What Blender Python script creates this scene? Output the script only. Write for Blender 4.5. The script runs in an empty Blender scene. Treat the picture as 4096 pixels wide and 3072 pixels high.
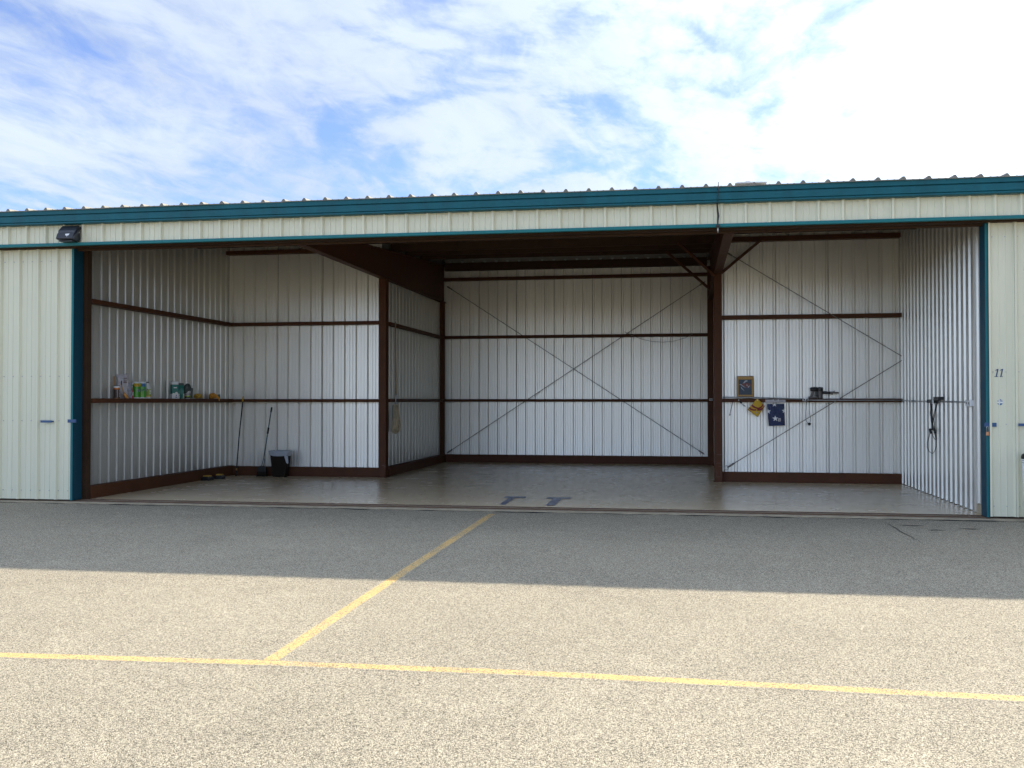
import bpy, bmesh, math, random
from mathutils import Vector, Matrix
random.seed(11)
R = math.radians
scn = bpy.context.scene
COL = scn.collection

# ------------------------------------------------------------------ camera
cam = bpy.data.cameras.new('camera')
cam.sensor_width = 36.0
cam.lens = 36.0 * 4000 / 4096
cam.clip_start = 0.05
cam.clip_end = 3000
co = bpy.data.objects.new('camera', cam)
COL.objects.link(co)
co.location = (0, 0, 1.55)
co.rotation_euler = (R(90 + 0.96), 0, R(9.68))
scn.camera = co

# ------------------------------------------------------------------ sky, sun, exposure
SUN_EL, SUN_AZ = R(24.6), R(58.0)          # azimuth measured from +Y towards +X
sun_dir = Vector((math.sin(SUN_AZ) * math.cos(SUN_EL), math.cos(SUN_AZ) * math.cos(SUN_EL), math.sin(SUN_EL)))
w = bpy.data.worlds.new('World'); scn.world = w; w.use_nodes = True
nt = w.node_tree; N = nt.nodes; L = nt.links
for n in list(N): N.remove(n)
def nd(t, **k):
    n = N.new(t)
    for a, v in k.items(): setattr(n, a, v)
    return n
def mth(op, a, b=None, clamp=False):
    n = nd('ShaderNodeMath', operation=op, use_clamp=clamp)
    for i, x in enumerate((a, b)):
        if x is None: continue
        if isinstance(x, (int, float)): n.inputs[i].default_value = x
        else: L.new(x, n.inputs[i])
    return n.outputs[0]
sky = nd('ShaderNodeTexSky', sky_type='NISHITA')
sky.sun_disc = False; sky.sun_elevation = SUN_EL; sky.sun_rotation = SUN_AZ
sky.altitude = 2200; sky.air_density = 0.85; sky.dust_density = 0.15; sky.ozone_density = 3.5
tc = nd('ShaderNodeTexCoord')
sep = nd('ShaderNodeSeparateXYZ'); L.new(tc.outputs['Generated'], sep.inputs[0])
zz = mth('MAXIMUM', mth('ADD', sep.outputs[2], 0.10), 0.05)
px = mth('DIVIDE', sep.outputs[0], zz); py = mth('DIVIDE', sep.outputs[1], zz)
cmb = nd('ShaderNodeCombineXYZ'); L.new(px, cmb.inputs[0]); L.new(py, cmb.inputs[1])
mp = nd('ShaderNodeMapping'); mp.inputs['Rotation'].default_value = (0, 0, R(-38)); mp.inputs['Scale'].default_value = (1.0, 0.55, 1)
mp.inputs['Location'].default_value = (2.2, 7.4, 0)
L.new(cmb.outputs[0], mp.inputs[0])
def noise(vec, scale, detail, rough, dist=0.0):
    n = nd('ShaderNodeTexNoise'); n.inputs['Scale'].default_value = scale; n.inputs['Detail'].default_value = detail
    n.inputs['Roughness'].default_value = rough; n.inputs['Distortion'].default_value = dist
    L.new(vec, n.inputs['Vector']); return n.outputs[0]
n1 = noise(mp.outputs[0], 1.5, 10, 0.62, 0.6)
n2 = noise(mp.outputs[0], 0.5, 3, 0.5)
n3 = noise(mp.outputs[0], 9.0, 7, 0.62, 0.5)
fil = noise(mp.outputs[0], 0.8, 8, 0.58, 0.6)
# cloud cover: denser towards the sun's side of the sky, cut by open filaments
dotn = nd('ShaderNodeVectorMath', operation='DOT_PRODUCT'); L.new(tc.outputs['Generated'], dotn.inputs[0])
dotn.inputs[1].default_value = (math.sin(R(62)), math.cos(R(62)), 0)
side = mth('MULTIPLY', mth('MAXIMUM', dotn.outputs['Value'], -0.15), 0.62)
ridge = mth('ABSOLUTE', mth('SUBTRACT', fil, 0.5))
gap = nd('ShaderNodeMapRange', interpolation_type='SMOOTHSTEP'); L.new(ridge, gap.inputs[0])
gap.inputs[1].default_value = 0.0; gap.inputs[2].default_value = 0.06; gap.inputs[3].default_value = -0.5; gap.inputs[4].default_value = 0.0
v = mth('ADD', mth('ADD', mth('MULTIPLY', n1, 2.2), mth('MULTIPLY', n2, 0.8)), mth('ADD', mth('MULTIPLY', n3, 1.5), mth('ADD', side, gap.outputs[0])))
mr = nd('ShaderNodeMapRange', interpolation_type='SMOOTHSTEP'); L.new(v, mr.inputs[0])
mr.inputs[1].default_value = 1.48; mr.inputs[2].default_value = 2.58; mr.inputs[3].default_value = 0.14; mr.inputs[4].default_value = 1.0
# clouds shine brighter near the sun (forward scattering)
dsun = nd('ShaderNodeVectorMath', operation='DOT_PRODUCT'); L.new(tc.outputs['Generated'], dsun.inputs[0]); dsun.inputs[1].default_value = sun_dir
glow = mth('POWER', mth('MAXIMUM', dsun.outputs['Value'], 0.0), 4.0)
back = mth('MAXIMUM', mth('MULTIPLY', dsun.outputs['Value'], -1.0), 0.0)          # added fill: unseen clouds opposite the sun are brightened
cstr = mth('MULTIPLY', mth('ADD', mth('ADD', mth('MULTIPLY', glow, 0.42), mth('MULTIPLY', back, 0.36)), 0.145), mth('ADD', mth('MULTIPLY', n1, 0.5), 0.74))
ccol = nd('ShaderNodeMix', data_type='RGBA'); ccol.blend_type = 'MULTIPLY'; ccol.inputs[0].default_value = 1.0
ccol.inputs[6].default_value = (0.82, 0.945, 1.13, 1)
cc = nd('ShaderNodeCombineColor')
for i in range(3): L.new(cstr, cc.inputs[i])
L.new(cc.outputs[0], ccol.inputs[7])
skys = nd('ShaderNodeMix', data_type='RGBA'); skys.blend_type = 'MULTIPLY'; skys.inputs[0].default_value = 1.0
L.new(sky.outputs[0], skys.inputs[6]); skys.inputs[7].default_value = (0.045, 0.0435, 0.0500, 1)
fin = nd('ShaderNodeMix', data_type='RGBA'); L.new(mr.outputs[0], fin.inputs[0]); L.new(skys.outputs[2], fin.inputs[6]); L.new(ccol.outputs[2], fin.inputs[7])
bg = nd('ShaderNodeBackground'); bg.inputs[1].default_value = 1.0; L.new(fin.outputs[2], bg.inputs[0])
wo = nd('ShaderNodeOutputWorld'); L.new(bg.outputs[0], wo.inputs[0])

sl = bpy.data.lights.new('sun', 'SUN'); sl.energy = 2.0; sl.angle = R(0.53); sl.color = (1.0, 0.91, 0.76)
so = bpy.data.objects.new('sun', sl); COL.objects.link(so); so.location = (0, 40, 40)
so.rotation_euler = sun_dir.to_track_quat('Z', 'Y').to_euler()

scn.view_settings.view_transform = 'Standard'; scn.view_settings.look = 'None'
scn.view_settings.gamma = 1.0; scn.view_settings.use_curve_mapping = False
scn.view_settings.exposure = 2.63
scn.cycles.use_denoising = True
scn.cycles.max_bounces = 10; scn.cycles.diffuse_bounces = 7; scn.cycles.glossy_bounces = 4
scn.cycles.transparent_max_bounces = 8
scn.cycles.sample_clamp_indirect = 3.0
scn.cycles.blur_glossy = 1.0

# ------------------------------------------------------------------ materials
def mat(name, col, rough=0.6, metal=0.0, var=0.0, vscale=3.0, bump=0.0, bscale=40.0, stretch=(1, 1, 1), spec=0.5, coat=0.0, tint=0.0, rvar=0.12):
    m = bpy.data.materials.new(name); m.use_nodes = True
    t = m.node_tree; b = t.nodes['Principled BSDF']
    b.inputs['Base Color'].default_value = (*col, 1); b.inputs['Roughness'].default_value = rough
    b.inputs['Metallic'].default_value = metal; b.inputs['Specular IOR Level'].default_value = spec
    b.inputs['Coat Weight'].default_value = coat; b.inputs['Coat Roughness'].default_value = 0.12
    g = t.nodes.new('ShaderNodeNewGeometry')
    mpn = t.nodes.new('ShaderNodeMapping'); mpn.inputs['Scale'].default_value = stretch
    t.links.new(g.outputs['Position'], mpn.inputs[0])
    last = None
    if var > 0:
        n = t.nodes.new('ShaderNodeTexNoise'); n.inputs['Scale'].default_value = vscale; n.inputs['Detail'].default_value = 6
        n.inputs['Roughness'].default_value = 0.65
        t.links.new(mpn.outputs[0], n.inputs['Vector'])
        r = t.nodes.new('ShaderNodeMapRange'); r.inputs[1].default_value = 0.25; r.inputs[2].default_value = 0.75
        r.inputs[3].default_value = 1 - var; r.inputs[4].default_value = 1 + var
        t.links.new(n.outputs[0], r.inputs[0])
        x = t.nodes.new('ShaderNodeMix'); x.data_type = 'RGBA'; x.blend_type = 'MULTIPLY'; x.inputs[0].default_value = 1
        x.inputs[6].default_value = (*col, 1); t.links.new(r.outputs[0], x.inputs[7]); last = x.outputs[2]
        rr = t.nodes.new('ShaderNodeMapRange'); rr.inputs[3].default_value = max(0.03, rough - rvar); rr.inputs[4].default_value = min(1, rough + rvar)
        t.links.new(n.outputs[0], rr.inputs[0]); t.links.new(rr.outputs[0], b.inputs['Roughness'])
    if tint > 0:
        oi = t.nodes.new('ShaderNodeObjectInfo')
        r2 = t.nodes.new('ShaderNodeMapRange'); r2.inputs[3].default_value = 1 - tint; r2.inputs[4].default_value = 1 + tint
        t.links.new(oi.outputs['Random'], r2.inputs[0])
        x2 = t.nodes.new('ShaderNodeMix'); x2.data_type = 'RGBA'; x2.blend_type = 'MULTIPLY'; x2.inputs[0].default_value = 1
        if last: t.links.new(last, x2.inputs[6])
        else: x2.inputs[6].default_value = (*col, 1)
        t.links.new(r2.outputs[0], x2.inputs[7]); last = x2.outputs[2]
    if last: t.links.new(last, b.inputs['Base Color'])
    if bump > 0:
        n = t.nodes.new('ShaderNodeTexNoise'); n.inputs['Scale'].default_value = bscale; n.inputs['Detail'].default_value = 4
        t.links.new(mpn.outputs[0], n.inputs['Vector'])
        bp = t.nodes.new('ShaderNodeBump'); bp.inputs['Strength'].default_value = bump; bp.inputs['Distance'].default_value = 0.01
        t.links.new(n.outputs[0], bp.inputs['Height']); t.links.new(bp.outputs[0], b.inputs['Normal'])
    return m

M = {}
M['cream'] = mat('cream_siding', (0.68, 0.665, 0.50), 0.5, var=0.05, vscale=2.2, stretch=(1, 1, 0.25), bump=0.05, bscale=5, tint=0.025)
M['liner'] = mat('wall_liner_steel', (0.82, 0.80, 0.735), 0.36, 0.55, var=0.045, vscale=1.6, stretch=(1, 1, 0.22), tint=0.05, rvar=0.03)
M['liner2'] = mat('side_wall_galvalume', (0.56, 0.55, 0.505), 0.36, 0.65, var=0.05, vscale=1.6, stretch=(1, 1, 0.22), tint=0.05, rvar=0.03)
M['backing'] = mat('wall_backing', (0.16, 0.155, 0.145), 0.8, var=0.1)
M['teal'] = mat('teal_trim', (0.004, 0.095, 0.125), 0.5, spec=0.25, var=0.22, vscale=3.0, stretch=(1.6, 1, 0.5))
M['ceilsteel'] = mat('dark_brown_steel', (0.054, 0.029, 0.016), 0.7, var=0.25, vscale=4, spec=0.15)
M['teal2'] = mat('teal_trim_faded', (0.012, 0.150, 0.165), 0.5, spec=0.25, var=0.12, vscale=3)
M['brown'] = mat('primer_brown_steel', (0.088, 0.033, 0.014), 0.6, spec=0.2, var=0.22, vscale=3.5, bump=0.06, bscale=25)
M['roofin'] = mat('roof_underside', (0.045, 0.034, 0.024), 0.75, var=0.2)
M['roofout'] = mat('roof_sheet_weathered', (0.17, 0.16, 0.13), 0.6, var=0.25, vscale=6)
M['conc'] = mat('threshold_concrete', (0.38, 0.32, 0.22), 0.9, var=0.28, vscale=5, bump=0.3, bscale=60)
M['rust'] = mat('rusty_rail', (0.115, 0.066, 0.040), 0.8, var=0.4, vscale=7)
M['black'] = mat('black_plastic', (0.012, 0.012, 0.013), 0.45, var=0.1)
M['dark'] = mat('dark_void', (0.008, 0.0075, 0.007), 0.95, var=0.2, vscale=20)
M['teal3'] = mat('shaded_teal_edge', (0.005, 0.052, 0.085), 0.5, spec=0.25, var=0.12, vscale=3)  # trim teal darkened: shade of the door's return face put into its colour
M['floorblue'] = mat('worn_blue_floor_paint', (0.055, 0.085, 0.175), 0.3, var=0.25, vscale=12)
M['galv'] = mat('galvanised', (0.42, 0.43, 0.43), 0.38, 0.7, var=0.12, vscale=12)
M['rod'] = mat('steel_rod', (0.22, 0.20, 0.17), 0.5, 0.5, var=0.2)
M['white'] = mat('white_plastic', (0.72, 0.72, 0.70), 0.4, var=0.03)
M['blue'] = mat('blue_hardware', (0.020, 0.075, 0.19), 0.4, var=0.1, vscale=20)
M['navy'] = mat('navy_print', (0.018, 0.045, 0.12), 0.55, var=0.15, vscale=12)
M['brass'] = mat('brass', (0.45, 0.23, 0.12), 0.35, 0.8, var=0.1)
M['wood'] = mat('pale_wood', (0.42, 0.24, 0.10), 0.6, var=0.2, vscale=12, stretch=(1, 1, 0.15))
M['gold'] = mat('gilt_frame', (0.42, 0.23, 0.045), 0.4, 0.1, var=0.2, vscale=25)
M['yellow'] = mat('yellow_cloth', (0.62, 0.38, 0.025), 0.7, var=0.12, vscale=18, bump=0.2, bscale=40)
M['maroon'] = mat('maroon_print', (0.22, 0.022, 0.022), 0.7, var=0.1)
M['flagblue'] = mat('navy_fabric', (0.014, 0.026, 0.085), 0.7, var=0.3, vscale=9, stretch=(3, 1, 0.5), bump=0.25, bscale=14, spec=0.12)
M['orange'] = mat('orange_leather', (0.68, 0.30, 0.035), 0.7, var=0.2, vscale=24, bump=0.3, bscale=50)
M['tan'] = mat('tan_leather', (0.55, 0.34, 0.05), 0.75, var=0.22, vscale=22, bump=0.3, bscale=50)
M['green'] = mat('green_wrap', (0.045, 0.30, 0.015), 0.3, var=0.25, vscale=9, bump=0.15, bscale=18, coat=0.4)
M['lime'] = mat('lime_label', (0.26, 0.38, 0.03), 0.35, var=0.12, vscale=14)
M['tealpack'] = mat('teal_pack', (0.008, 0.17, 0.135), 0.35, var=0.2, vscale=12, coat=0.3)
M['bag'] = mat('pale_bag', (0.40, 0.37, 0.38), 0.4, var=0.18, vscale=14, bump=0.4, bscale=22, coat=0.2)
M['greybag'] = mat('grey_bag', (0.22, 0.23, 0.26), 0.35, var=0.3, vscale=16, bump=0.45, bscale=25, coat=0.3)
M['greyrag'] = mat('grey_green_rag', (0.10, 0.12, 0.11), 0.85, var=0.2, vscale=18, bump=0.3, bscale=40)
M['red'] = mat('red_label', (0.50, 0.025, 0.03), 0.4, var=0.1)
M['bluepr'] = mat('blue_print', (0.01, 0.10, 0.26), 0.4, var=0.1)
M['orangepr'] = mat('orange_print', (0.55, 0.17, 0.03), 0.4, var=0.15, vscale=20)
M['brownpr'] = mat('brown_label', (0.045, 0.022, 0.016), 0.45, var=0.2, vscale=20)
M['bristle'] = mat('orange_bristle', (0.62, 0.28, 0.07), 0.8, var=0.25, vscale=60, stretch=(1, 1, 0.1))
M['handlegrey'] = mat('blue_grey_handle', (0.10, 0.16, 0.19), 0.4, 0.2, var=0.15)
M['canbrown'] = mat('brown_plastic', (0.016, 0.011, 0.007), 0.6, var=0.2, spec=0.15)
M['liner_bag'] = mat('bin_liner', (0.40, 0.44, 0.48), 0.35, var=0.1, vscale=15, bump=0.5, bscale=18)
M['mop'] = mat('mop_cotton', (0.58, 0.49, 0.33), 0.95, var=0.25, vscale=30, stretch=(1, 1, 0.2))
M['lensgl'] = mat('lamp_lens', (0.75, 0.74, 0.68), 0.25, var=0.04, coat=0.5)
M['housing'] = mat('lamp_housing', (0.030, 0.034, 0.042), 0.45, var=0.2, vscale=14)
M['chalk'] = mat('chalk_grey', (0.16, 0.10, 0.09), 0.9, var=0.2)
M['sky_pic'] = mat('painted_sky', (0.045, 0.06, 0.085), 0.5, var=0.35, vscale=14)
M['paint_white'] = mat('painted_white', (0.40, 0.45, 0.48), 0.5, var=0.25, vscale=40)
M['paint_red'] = mat('painted_red', (0.17, 0.055, 0.04), 0.5, var=0.3, vscale=40)

# asphalt: shared stone pattern used by the ground and by the worn painted lines
def asphalt_nodes(t):
    nn = t.nodes; ll = t.links
    g = nn.new('ShaderNodeNewGeometry')
    def nz(scale, det=4, ro=0.6):
        n = nn.new('ShaderNodeTexNoise'); n.inputs['Scale'].default_value = scale; n.inputs['Detail'].default_value = det
        n.inputs['Roughness'].default_value = ro; ll.new(g.outputs['Position'], n.inputs['Vector']); return n.outputs[0]
    def mm(op, a, b):
        n = nn.new('ShaderNodeMath'); n.operation = op
        for i, x in enumerate((a, b)):
            if isinstance(x, (int, float)): n.inputs[i].default_value = x
            else: ll.new(x, n.inputs[i])
        return n.outputs[0]
    vo = nn.new('ShaderNodeTexVoronoi'); vo.inputs['Scale'].default_value = 235; ll.new(g.outputs['Position'], vo.inputs['Vector'])
    vs = nn.new('ShaderNodeSeparateColor'); ll.new(vo.outputs['Color'], vs.inputs[0])
    vo2 = nn.new('ShaderNodeTexVoronoi'); vo2.inputs['Scale'].default_value = 150; ll.new(g.outputs['Position'], vo2.inputs['Vector'])
    vs2 = nn.new('ShaderNodeSeparateColor'); ll.new(vo2.outputs['Color'], vs2.inputs[0])
    a = mm('MULTIPLY', vs.outputs[0], 0.60)
    b = mm('MULTIPLY', vs2.outputs[1], 0.58)
    c = mm('MULTIPLY', mm('SUBTRACT', nz(150, 3, 0.75), 0.5), 0.30)
    d = mm('MULTIPLY', mm('SUBTRACT', nz(2.2, 5, 0.65), 0.5), 0.10)
    e = mm('MULTIPLY', mm('SUBTRACT', nz(0.35, 3, 0.5), 0.5), 0.20)
    tot = mm('ADD', mm('ADD', mm('ADD', a, b), mm('ADD', c, d)), mm('ADD', e, -0.09))
    cr = nn.new('ShaderNodeValToRGB'); ll.new(tot, cr.inputs[0])
    el = cr.color_ramp.elements
    el[0].position = 0.06; el[0].color = (0.040, 0.033, 0.025, 1)
    el[1].position = 0.92; el[1].color = (0.63, 0.555, 0.415, 1)
    x = el.new(0.36); x.color = (0.235, 0.207, 0.155, 1)
    x = el.new(0.60); x.color = (0.405, 0.357, 0.265, 1)
    def ramp(x, lo, hi, a_, b_):
        q = nn.new('ShaderNodeMapRange'); q.interpolation_type = 'SMOOTHSTEP'
        for k_, v_ in zip((1, 2, 3, 4), (lo, hi, a_, b_)): q.inputs[k_].default_value = v_
        ll.new(x, q.inputs[0]); return q.outputs[0]
    spots = ramp(nz(2.6, 5, 0.55), 0.67, 0.78, 0.0, 0.24)
    mott = ramp(nz(0.8, 6, 0.6), 0.52, 0.75, 0.0, 0.09)
    lightp = ramp(nz(1.4, 5, 0.6), 0.30, 0.44, 0.12, 0.0)
    shade_ = mm('SUBTRACT', mm('ADD', 1.0, lightp), mm('ADD', spots, mott))
    wm_ = nn.new('ShaderNodeMix'); wm_.data_type = 'RGBA'; wm_.blend_type = 'MULTIPLY'; wm_.inputs[0].default_value = 1
    ll.new(cr.outputs[0], wm_.inputs[6]); ll.new(shade_, wm_.inputs[7]); crout = wm_.outputs[2]
    hgt = mm('ADD', mm('MULTIPLY', vo.outputs['Distance'], -0.6), mm('ADD', mm('MULTIPLY', vs.outputs[2], 0.5), mm('MULTIPLY', vo2.outputs['Distance'], -0.5)))
    bp = nn.new('ShaderNodeBump'); bp.inputs['Strength'].default_value = 0.75; bp.inputs['Distance'].default_value = 0.006
    ll.new(hgt, bp.inputs['Height'])
    return crout, bp.outputs[0], tot, nz, mm, g
m = bpy.data.materials.new('chip_seal_asphalt'); m.use_nodes = True
t = m.node_tree; b = t.nodes['Principled BSDF']
colr, nrm, tot, nz, mm, g = asphalt_nodes(t)
b.inputs['Roughness'].default_value = 0.88; b.inputs['Specular IOR Level'].default_value = 0.25
t.links.new(colr, b.inputs['Base Color']); t.links.new(nrm, b.inputs['Normal'])
M['asphalt'] = m
m = bpy.data.materials.new('worn_yellow_paint'); m.use_nodes = True
t = m.node_tree; b = t.nodes['Principled BSDF']
colr, nrm, tot, nz, mm, g = asphalt_nodes(t)
at = t.nodes.new('ShaderNodeAttribute'); at.attribute_name = 'paint'
wear = mm('ADD', mm('ADD', mm('MULTIPLY', nz(46, 5, 0.75), 1.1), mm('MULTIPLY', nz(1.6, 3, 0.5), 0.5)), mm('MULTIPLY', tot, 0.25))
msk = mm('ADD', mm('MULTIPLY', at.outputs['Fac'], 1.0), mm('SUBTRACT', wear, 1.66))
rg = t.nodes.new('ShaderNodeMapRange'); rg.interpolation_type = 'SMOOTHSTEP'; rg.inputs[1].default_value = 0.06; rg.inputs[2].default_value = 0.36; rg.inputs[4].default_value = 0.9
t.links.new(msk, rg.inputs[0])
ym = t.nodes.new('ShaderNodeMix'); ym.data_type = 'RGBA'; ym.blend_type = 'MULTIPLY'; ym.inputs[0].default_value = 0.9
ym.inputs[6].default_value = (0.78, 0.50, 0.17, 1)
cb = t.nodes.new('ShaderNodeMapRange'); cb.inputs[1].default_value = 0.1; cb.inputs[2].default_value = 0.8; cb.inputs[3].default_value = 0.55; cb.inputs[4].default_value = 1.25
t.links.new(tot, cb.inputs[0]); t.links.new(cb.outputs[0], ym.inputs[7])
fm = t.nodes.new('ShaderNodeMix'); fm.data_type = 'RGBA'; t.links.new(rg.outputs[0], fm.inputs[0]); t.links.new(colr, fm.inputs[6]); t.links.new(ym.outputs[2], fm.inputs[7])
t.links.new(fm.outputs[2], b.inputs['Base Color']); t.links.new(nrm, b.inputs['Normal']); b.inputs['Roughness'].default_value = 0.8
M['yline'] = m
# polished, sealed concrete floor
m = bpy.data.materials.new('sealed_floor'); m.use_nodes = True
t = m.node_tree; b = t.nodes['Principled BSDF']
g = t.nodes.new('ShaderNodeNewGeometry')
def tnoise(scale, det, ro=0.6, st=(1, 1, 1)):
    mp_ = t.nodes.new('ShaderNodeMapping'); mp_.inputs['Scale'].default_value = st; t.links.new(g.outputs['Position'], mp_.inputs[0])
    n = t.nodes.new('ShaderNodeTexNoise'); n.inputs['Scale'].default_value = scale; n.inputs['Detail'].default_value = det; n.inputs['Roughness'].default_value = ro
    t.links.new(mp_.outputs[0], n.inputs['Vector']); return n.outputs[0]
cr = t.nodes.new('ShaderNodeValToRGB'); t.links.new(tnoise(1.3, 7, 0.68), cr.inputs[0])
cr.color_ramp.elements[0].position = 0.25; cr.color_ramp.elements[0].color = (0.62, 0.488, 0.30, 1)
cr.color_ramp.elements[1].position = 0.78; cr.color_ramp.elements[1].color = (0.74, 0.595, 0.39, 1)
sc_ = t.nodes.new('ShaderNodeMapRange'); sc_.interpolation_type = 'SMOOTHSTEP'
for k_, v_ in zip((1, 2, 3, 4), (0.56, 0.74, 1.0, 0.74)): sc_.inputs[k_].default_value = v_
t.links.new(tnoise(1.1, 7, 0.66, (1.6, 0.5, 1)), sc_.inputs[0])
fm_ = t.nodes.new('ShaderNodeMix'); fm_.data_type = 'RGBA'; fm_.blend_type = 'MULTIPLY'; fm_.inputs[0].default_value = 1
t.links.new(cr.outputs[0], fm_.inputs[6]); t.links.new(sc_.outputs[0], fm_.inputs[7]); t.links.new(fm_.outputs[2], b.inputs['Base Color'])
rg = t.nodes.new('ShaderNodeMapRange'); rg.inputs[3].default_value = 0.25; rg.inputs[4].default_value = 0.29
t.links.new(tnoise(2.0, 5), rg.inputs[0]); t.links.new(rg.outputs[0], b.inputs['Roughness'])
b.inputs['Specular IOR Level'].default_value = 0.3
M['floor'] = m
# clear plastic film
m = bpy.data.materials.new('clear_film'); m.use_nodes = True
t = m.node_tree; t.nodes.remove(t.nodes['Principled BSDF'])
tr = t.nodes.new('ShaderNodeBsdfTransparent'); gl = t.nodes.new('ShaderNodeBsdfGlossy'); gl.inputs['Roughness'].default_value = 0.15
mx = t.nodes.new('ShaderNodeMixShader'); mx.inputs[0].default_value = 0.012
t.links.new(tr.outputs[0], mx.inputs[1]); t.links.new(gl.outputs[0], mx.inputs[2]); t.links.new(mx.outputs[0], t.nodes['Material Output'].inputs[0])
M['film'] = m

# ------------------------------------------------------------------ mesh helpers
class MB:
    def __init__(s): s.v = []; s.f = []; s.mi = []; s.smooth = []
    def add(s, vs, fs, mi=0, sm=False):
        o = len(s.v); s.v += [tuple(p) for p in vs]
        for f in fs: s.f.append([i + o for i in f]); s.mi.append(mi); s.smooth.append(sm)
        return s
    def box(s, x0, x1, y0, y1, z0, z1, mi=0, xf=None):
        vs = [(x, y, z) for x in (x0, x1) for y in (y0, y1) for z in (z0, z1)]
        if xf: vs = [xf @ Vector(p) for p in vs]
        return s.add(vs, [(0, 1, 3, 2), (4, 6, 7, 5), (0, 4, 5, 1), (2, 3, 7, 6), (0, 2, 6, 4), (1, 5, 7, 3)], mi)
    def bar(s, a, b, w, h=None, mi=0, up=(0, 0, 1)):
        a = Vector(a); b = Vector(b); h = w if h is None else h; d = (b - a).normalized(); u = Vector(up)
        if abs(d.dot(u)) > 0.98: u = Vector((1, 0, 0))
        r = d.cross(u).normalized(); u = r.cross(d)
        vs = [p + r * sx * w / 2 + u * sz * h / 2 for p in (a, b) for sx in (-1, 1) for sz in (-1, 1)]
        return s.add(vs, [(0, 1, 3, 2), (4, 6, 7, 5), (0, 4, 5, 1), (2, 3, 7, 6), (0, 2, 6, 4), (1, 5, 7, 3)], mi)
    def tube(s, pts, r, seg=8, mi=0, caps=True):
        pts = [Vector(p) for p in pts]; rs = r if isinstance(r, (list, tuple)) else [r] * len(pts)
        vs = []; fs = []; prev = None
        for i, p in enumerate(pts):
            d = (pts[min(i + 1, len(pts) - 1)] - pts[max(i - 1, 0)]).normalized()
            if prev is None:
                u = Vector((0, 0, 1)) if abs(d.z) < 0.9 else Vector((1, 0, 0))
                x = d.cross(u).normalized()
            else:
                x = (prev - d * prev.dot(d)).normalized()
            prev = x; y = d.cross(x)
            for k in range(seg):
                a = 2 * math.pi * k / seg; vs.append(p + (x * math.cos(a) + y * math.sin(a)) * rs[i])
        for i in range(len(pts) - 1):
            for k in range(seg):
                fs.append((i * seg + k, i * seg + (k + 1) % seg, (i + 1) * seg + (k + 1) % seg, (i + 1) * seg + k))
        if caps:
            fs.append(tuple(range(seg - 1, -1, -1))); fs.append(tuple(range((len(pts) - 1) * seg, len(pts) * seg)))
        return s.add(vs, fs, mi, True)
    def lathe(s, c, prof, seg=20, mis=None, mi=0, sq=1.0):
        """prof: list of (radius, z); mis: one material index per ring gap."""
        cx, cy, cz = c; n = len(prof)
        for i in range(n - 1):
            vs = []
            for (r, z) in (prof[i], prof[i + 1]):
                for k in range(seg):
                    a = 2 * math.pi * k / seg; vs.append((cx + r * math.cos(a), cy + r * math.sin(a) * sq, cz + z))
            s.add(vs, [(k, (k + 1) % seg, seg + (k + 1) % seg, seg + k) for k in range(seg)], mis[i] if mis else mi, True)
        for (r, z), flip in ((prof[0], True), (prof[-1], False)):
            if r > 1e-4:
                vs = [(cx + r * math.cos(2 * math.pi * k / seg), cy + r * math.sin(2 * math.pi * k / seg) * sq, cz + z) for k in range(seg)]
                s.add(vs, [tuple(range(seg - 1, -1, -1)) if flip else tuple(range(seg))], (mis[0] if flip else mis[-1]) if mis else mi)
        return s
    def prism(s, poly, axis, a0, a1, mi=0):
        """poly in the two other axes (order: x->(y,z), y->(x,z), z->(x,y)), extruded along axis."""
        def P(p, a): return {'x': (a, p[0], p[1]), 'y': (p[0], a, p[1]), 'z': (p[0], p[1], a)}[axis]
        n = len(poly); vs = [P(p, a0) for p in poly] + [P(p, a1) for p in poly]
        fs = [tuple(range(n - 1, -1, -1)), tuple(range(n, 2 * n))] + [(i, (i + 1) % n, n + (i + 1) % n, n + i) for i in range(n)]
        return s.add(vs, fs, mi)
    def mesh(s, name):
        me = bpy.data.meshes.new(name); me.from_pydata(s.v, [], s.f)
        me.polygons.foreach_set('material_index', s.mi); me.polygons.foreach_set('use_smooth', s.smooth)
        bm = bmesh.new(); bm.from_mesh(me); bmesh.ops.recalc_face_normals(bm, faces=bm.faces); bm.to_mesh(me); bm.free()
        me.update(); return me
    def build(s, name, mats, parent=None, bevel=0.0):
        me = s.mesh(name)
        for m_ in (mats if isinstance(mats, (list, tuple)) else [mats]): me.materials.append(m_)
        o = bpy.data.objects.new(name, me); COL.objects.link(o)
        if parent is not None: o.parent = parent; o.matrix_parent_inverse = Matrix.Translation(-world_loc(parent))
        if bevel:
            md = o.modifiers.new('bevel', 'BEVEL'); md.width = bevel; md.segments = 2; md.limit_method = 'ANGLE'; md.angle_limit = R(40)
        return o
def world_loc(o):
    p = Vector((0, 0, 0))
    while o is not None:
        p += o.location if o.parent is None else Vector(o.matrix_parent_inverse.translation) + o.location
        o = o.parent
    return p
def tag(o, label=None, cat=None, group=None, kind=None):
    for k, v_ in (('label', label), ('category', cat), ('group', group), ('kind', kind)):
        if v_: o[k] = v_
    return o
def thing(name, label, cat, loc=(0, 0, 0), group=None):
    o = bpy.data.objects.new(name, None); COL.objects.link(o); o.location = loc; o.empty_display_size = 0.2
    return tag(o, label, cat, group)

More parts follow.
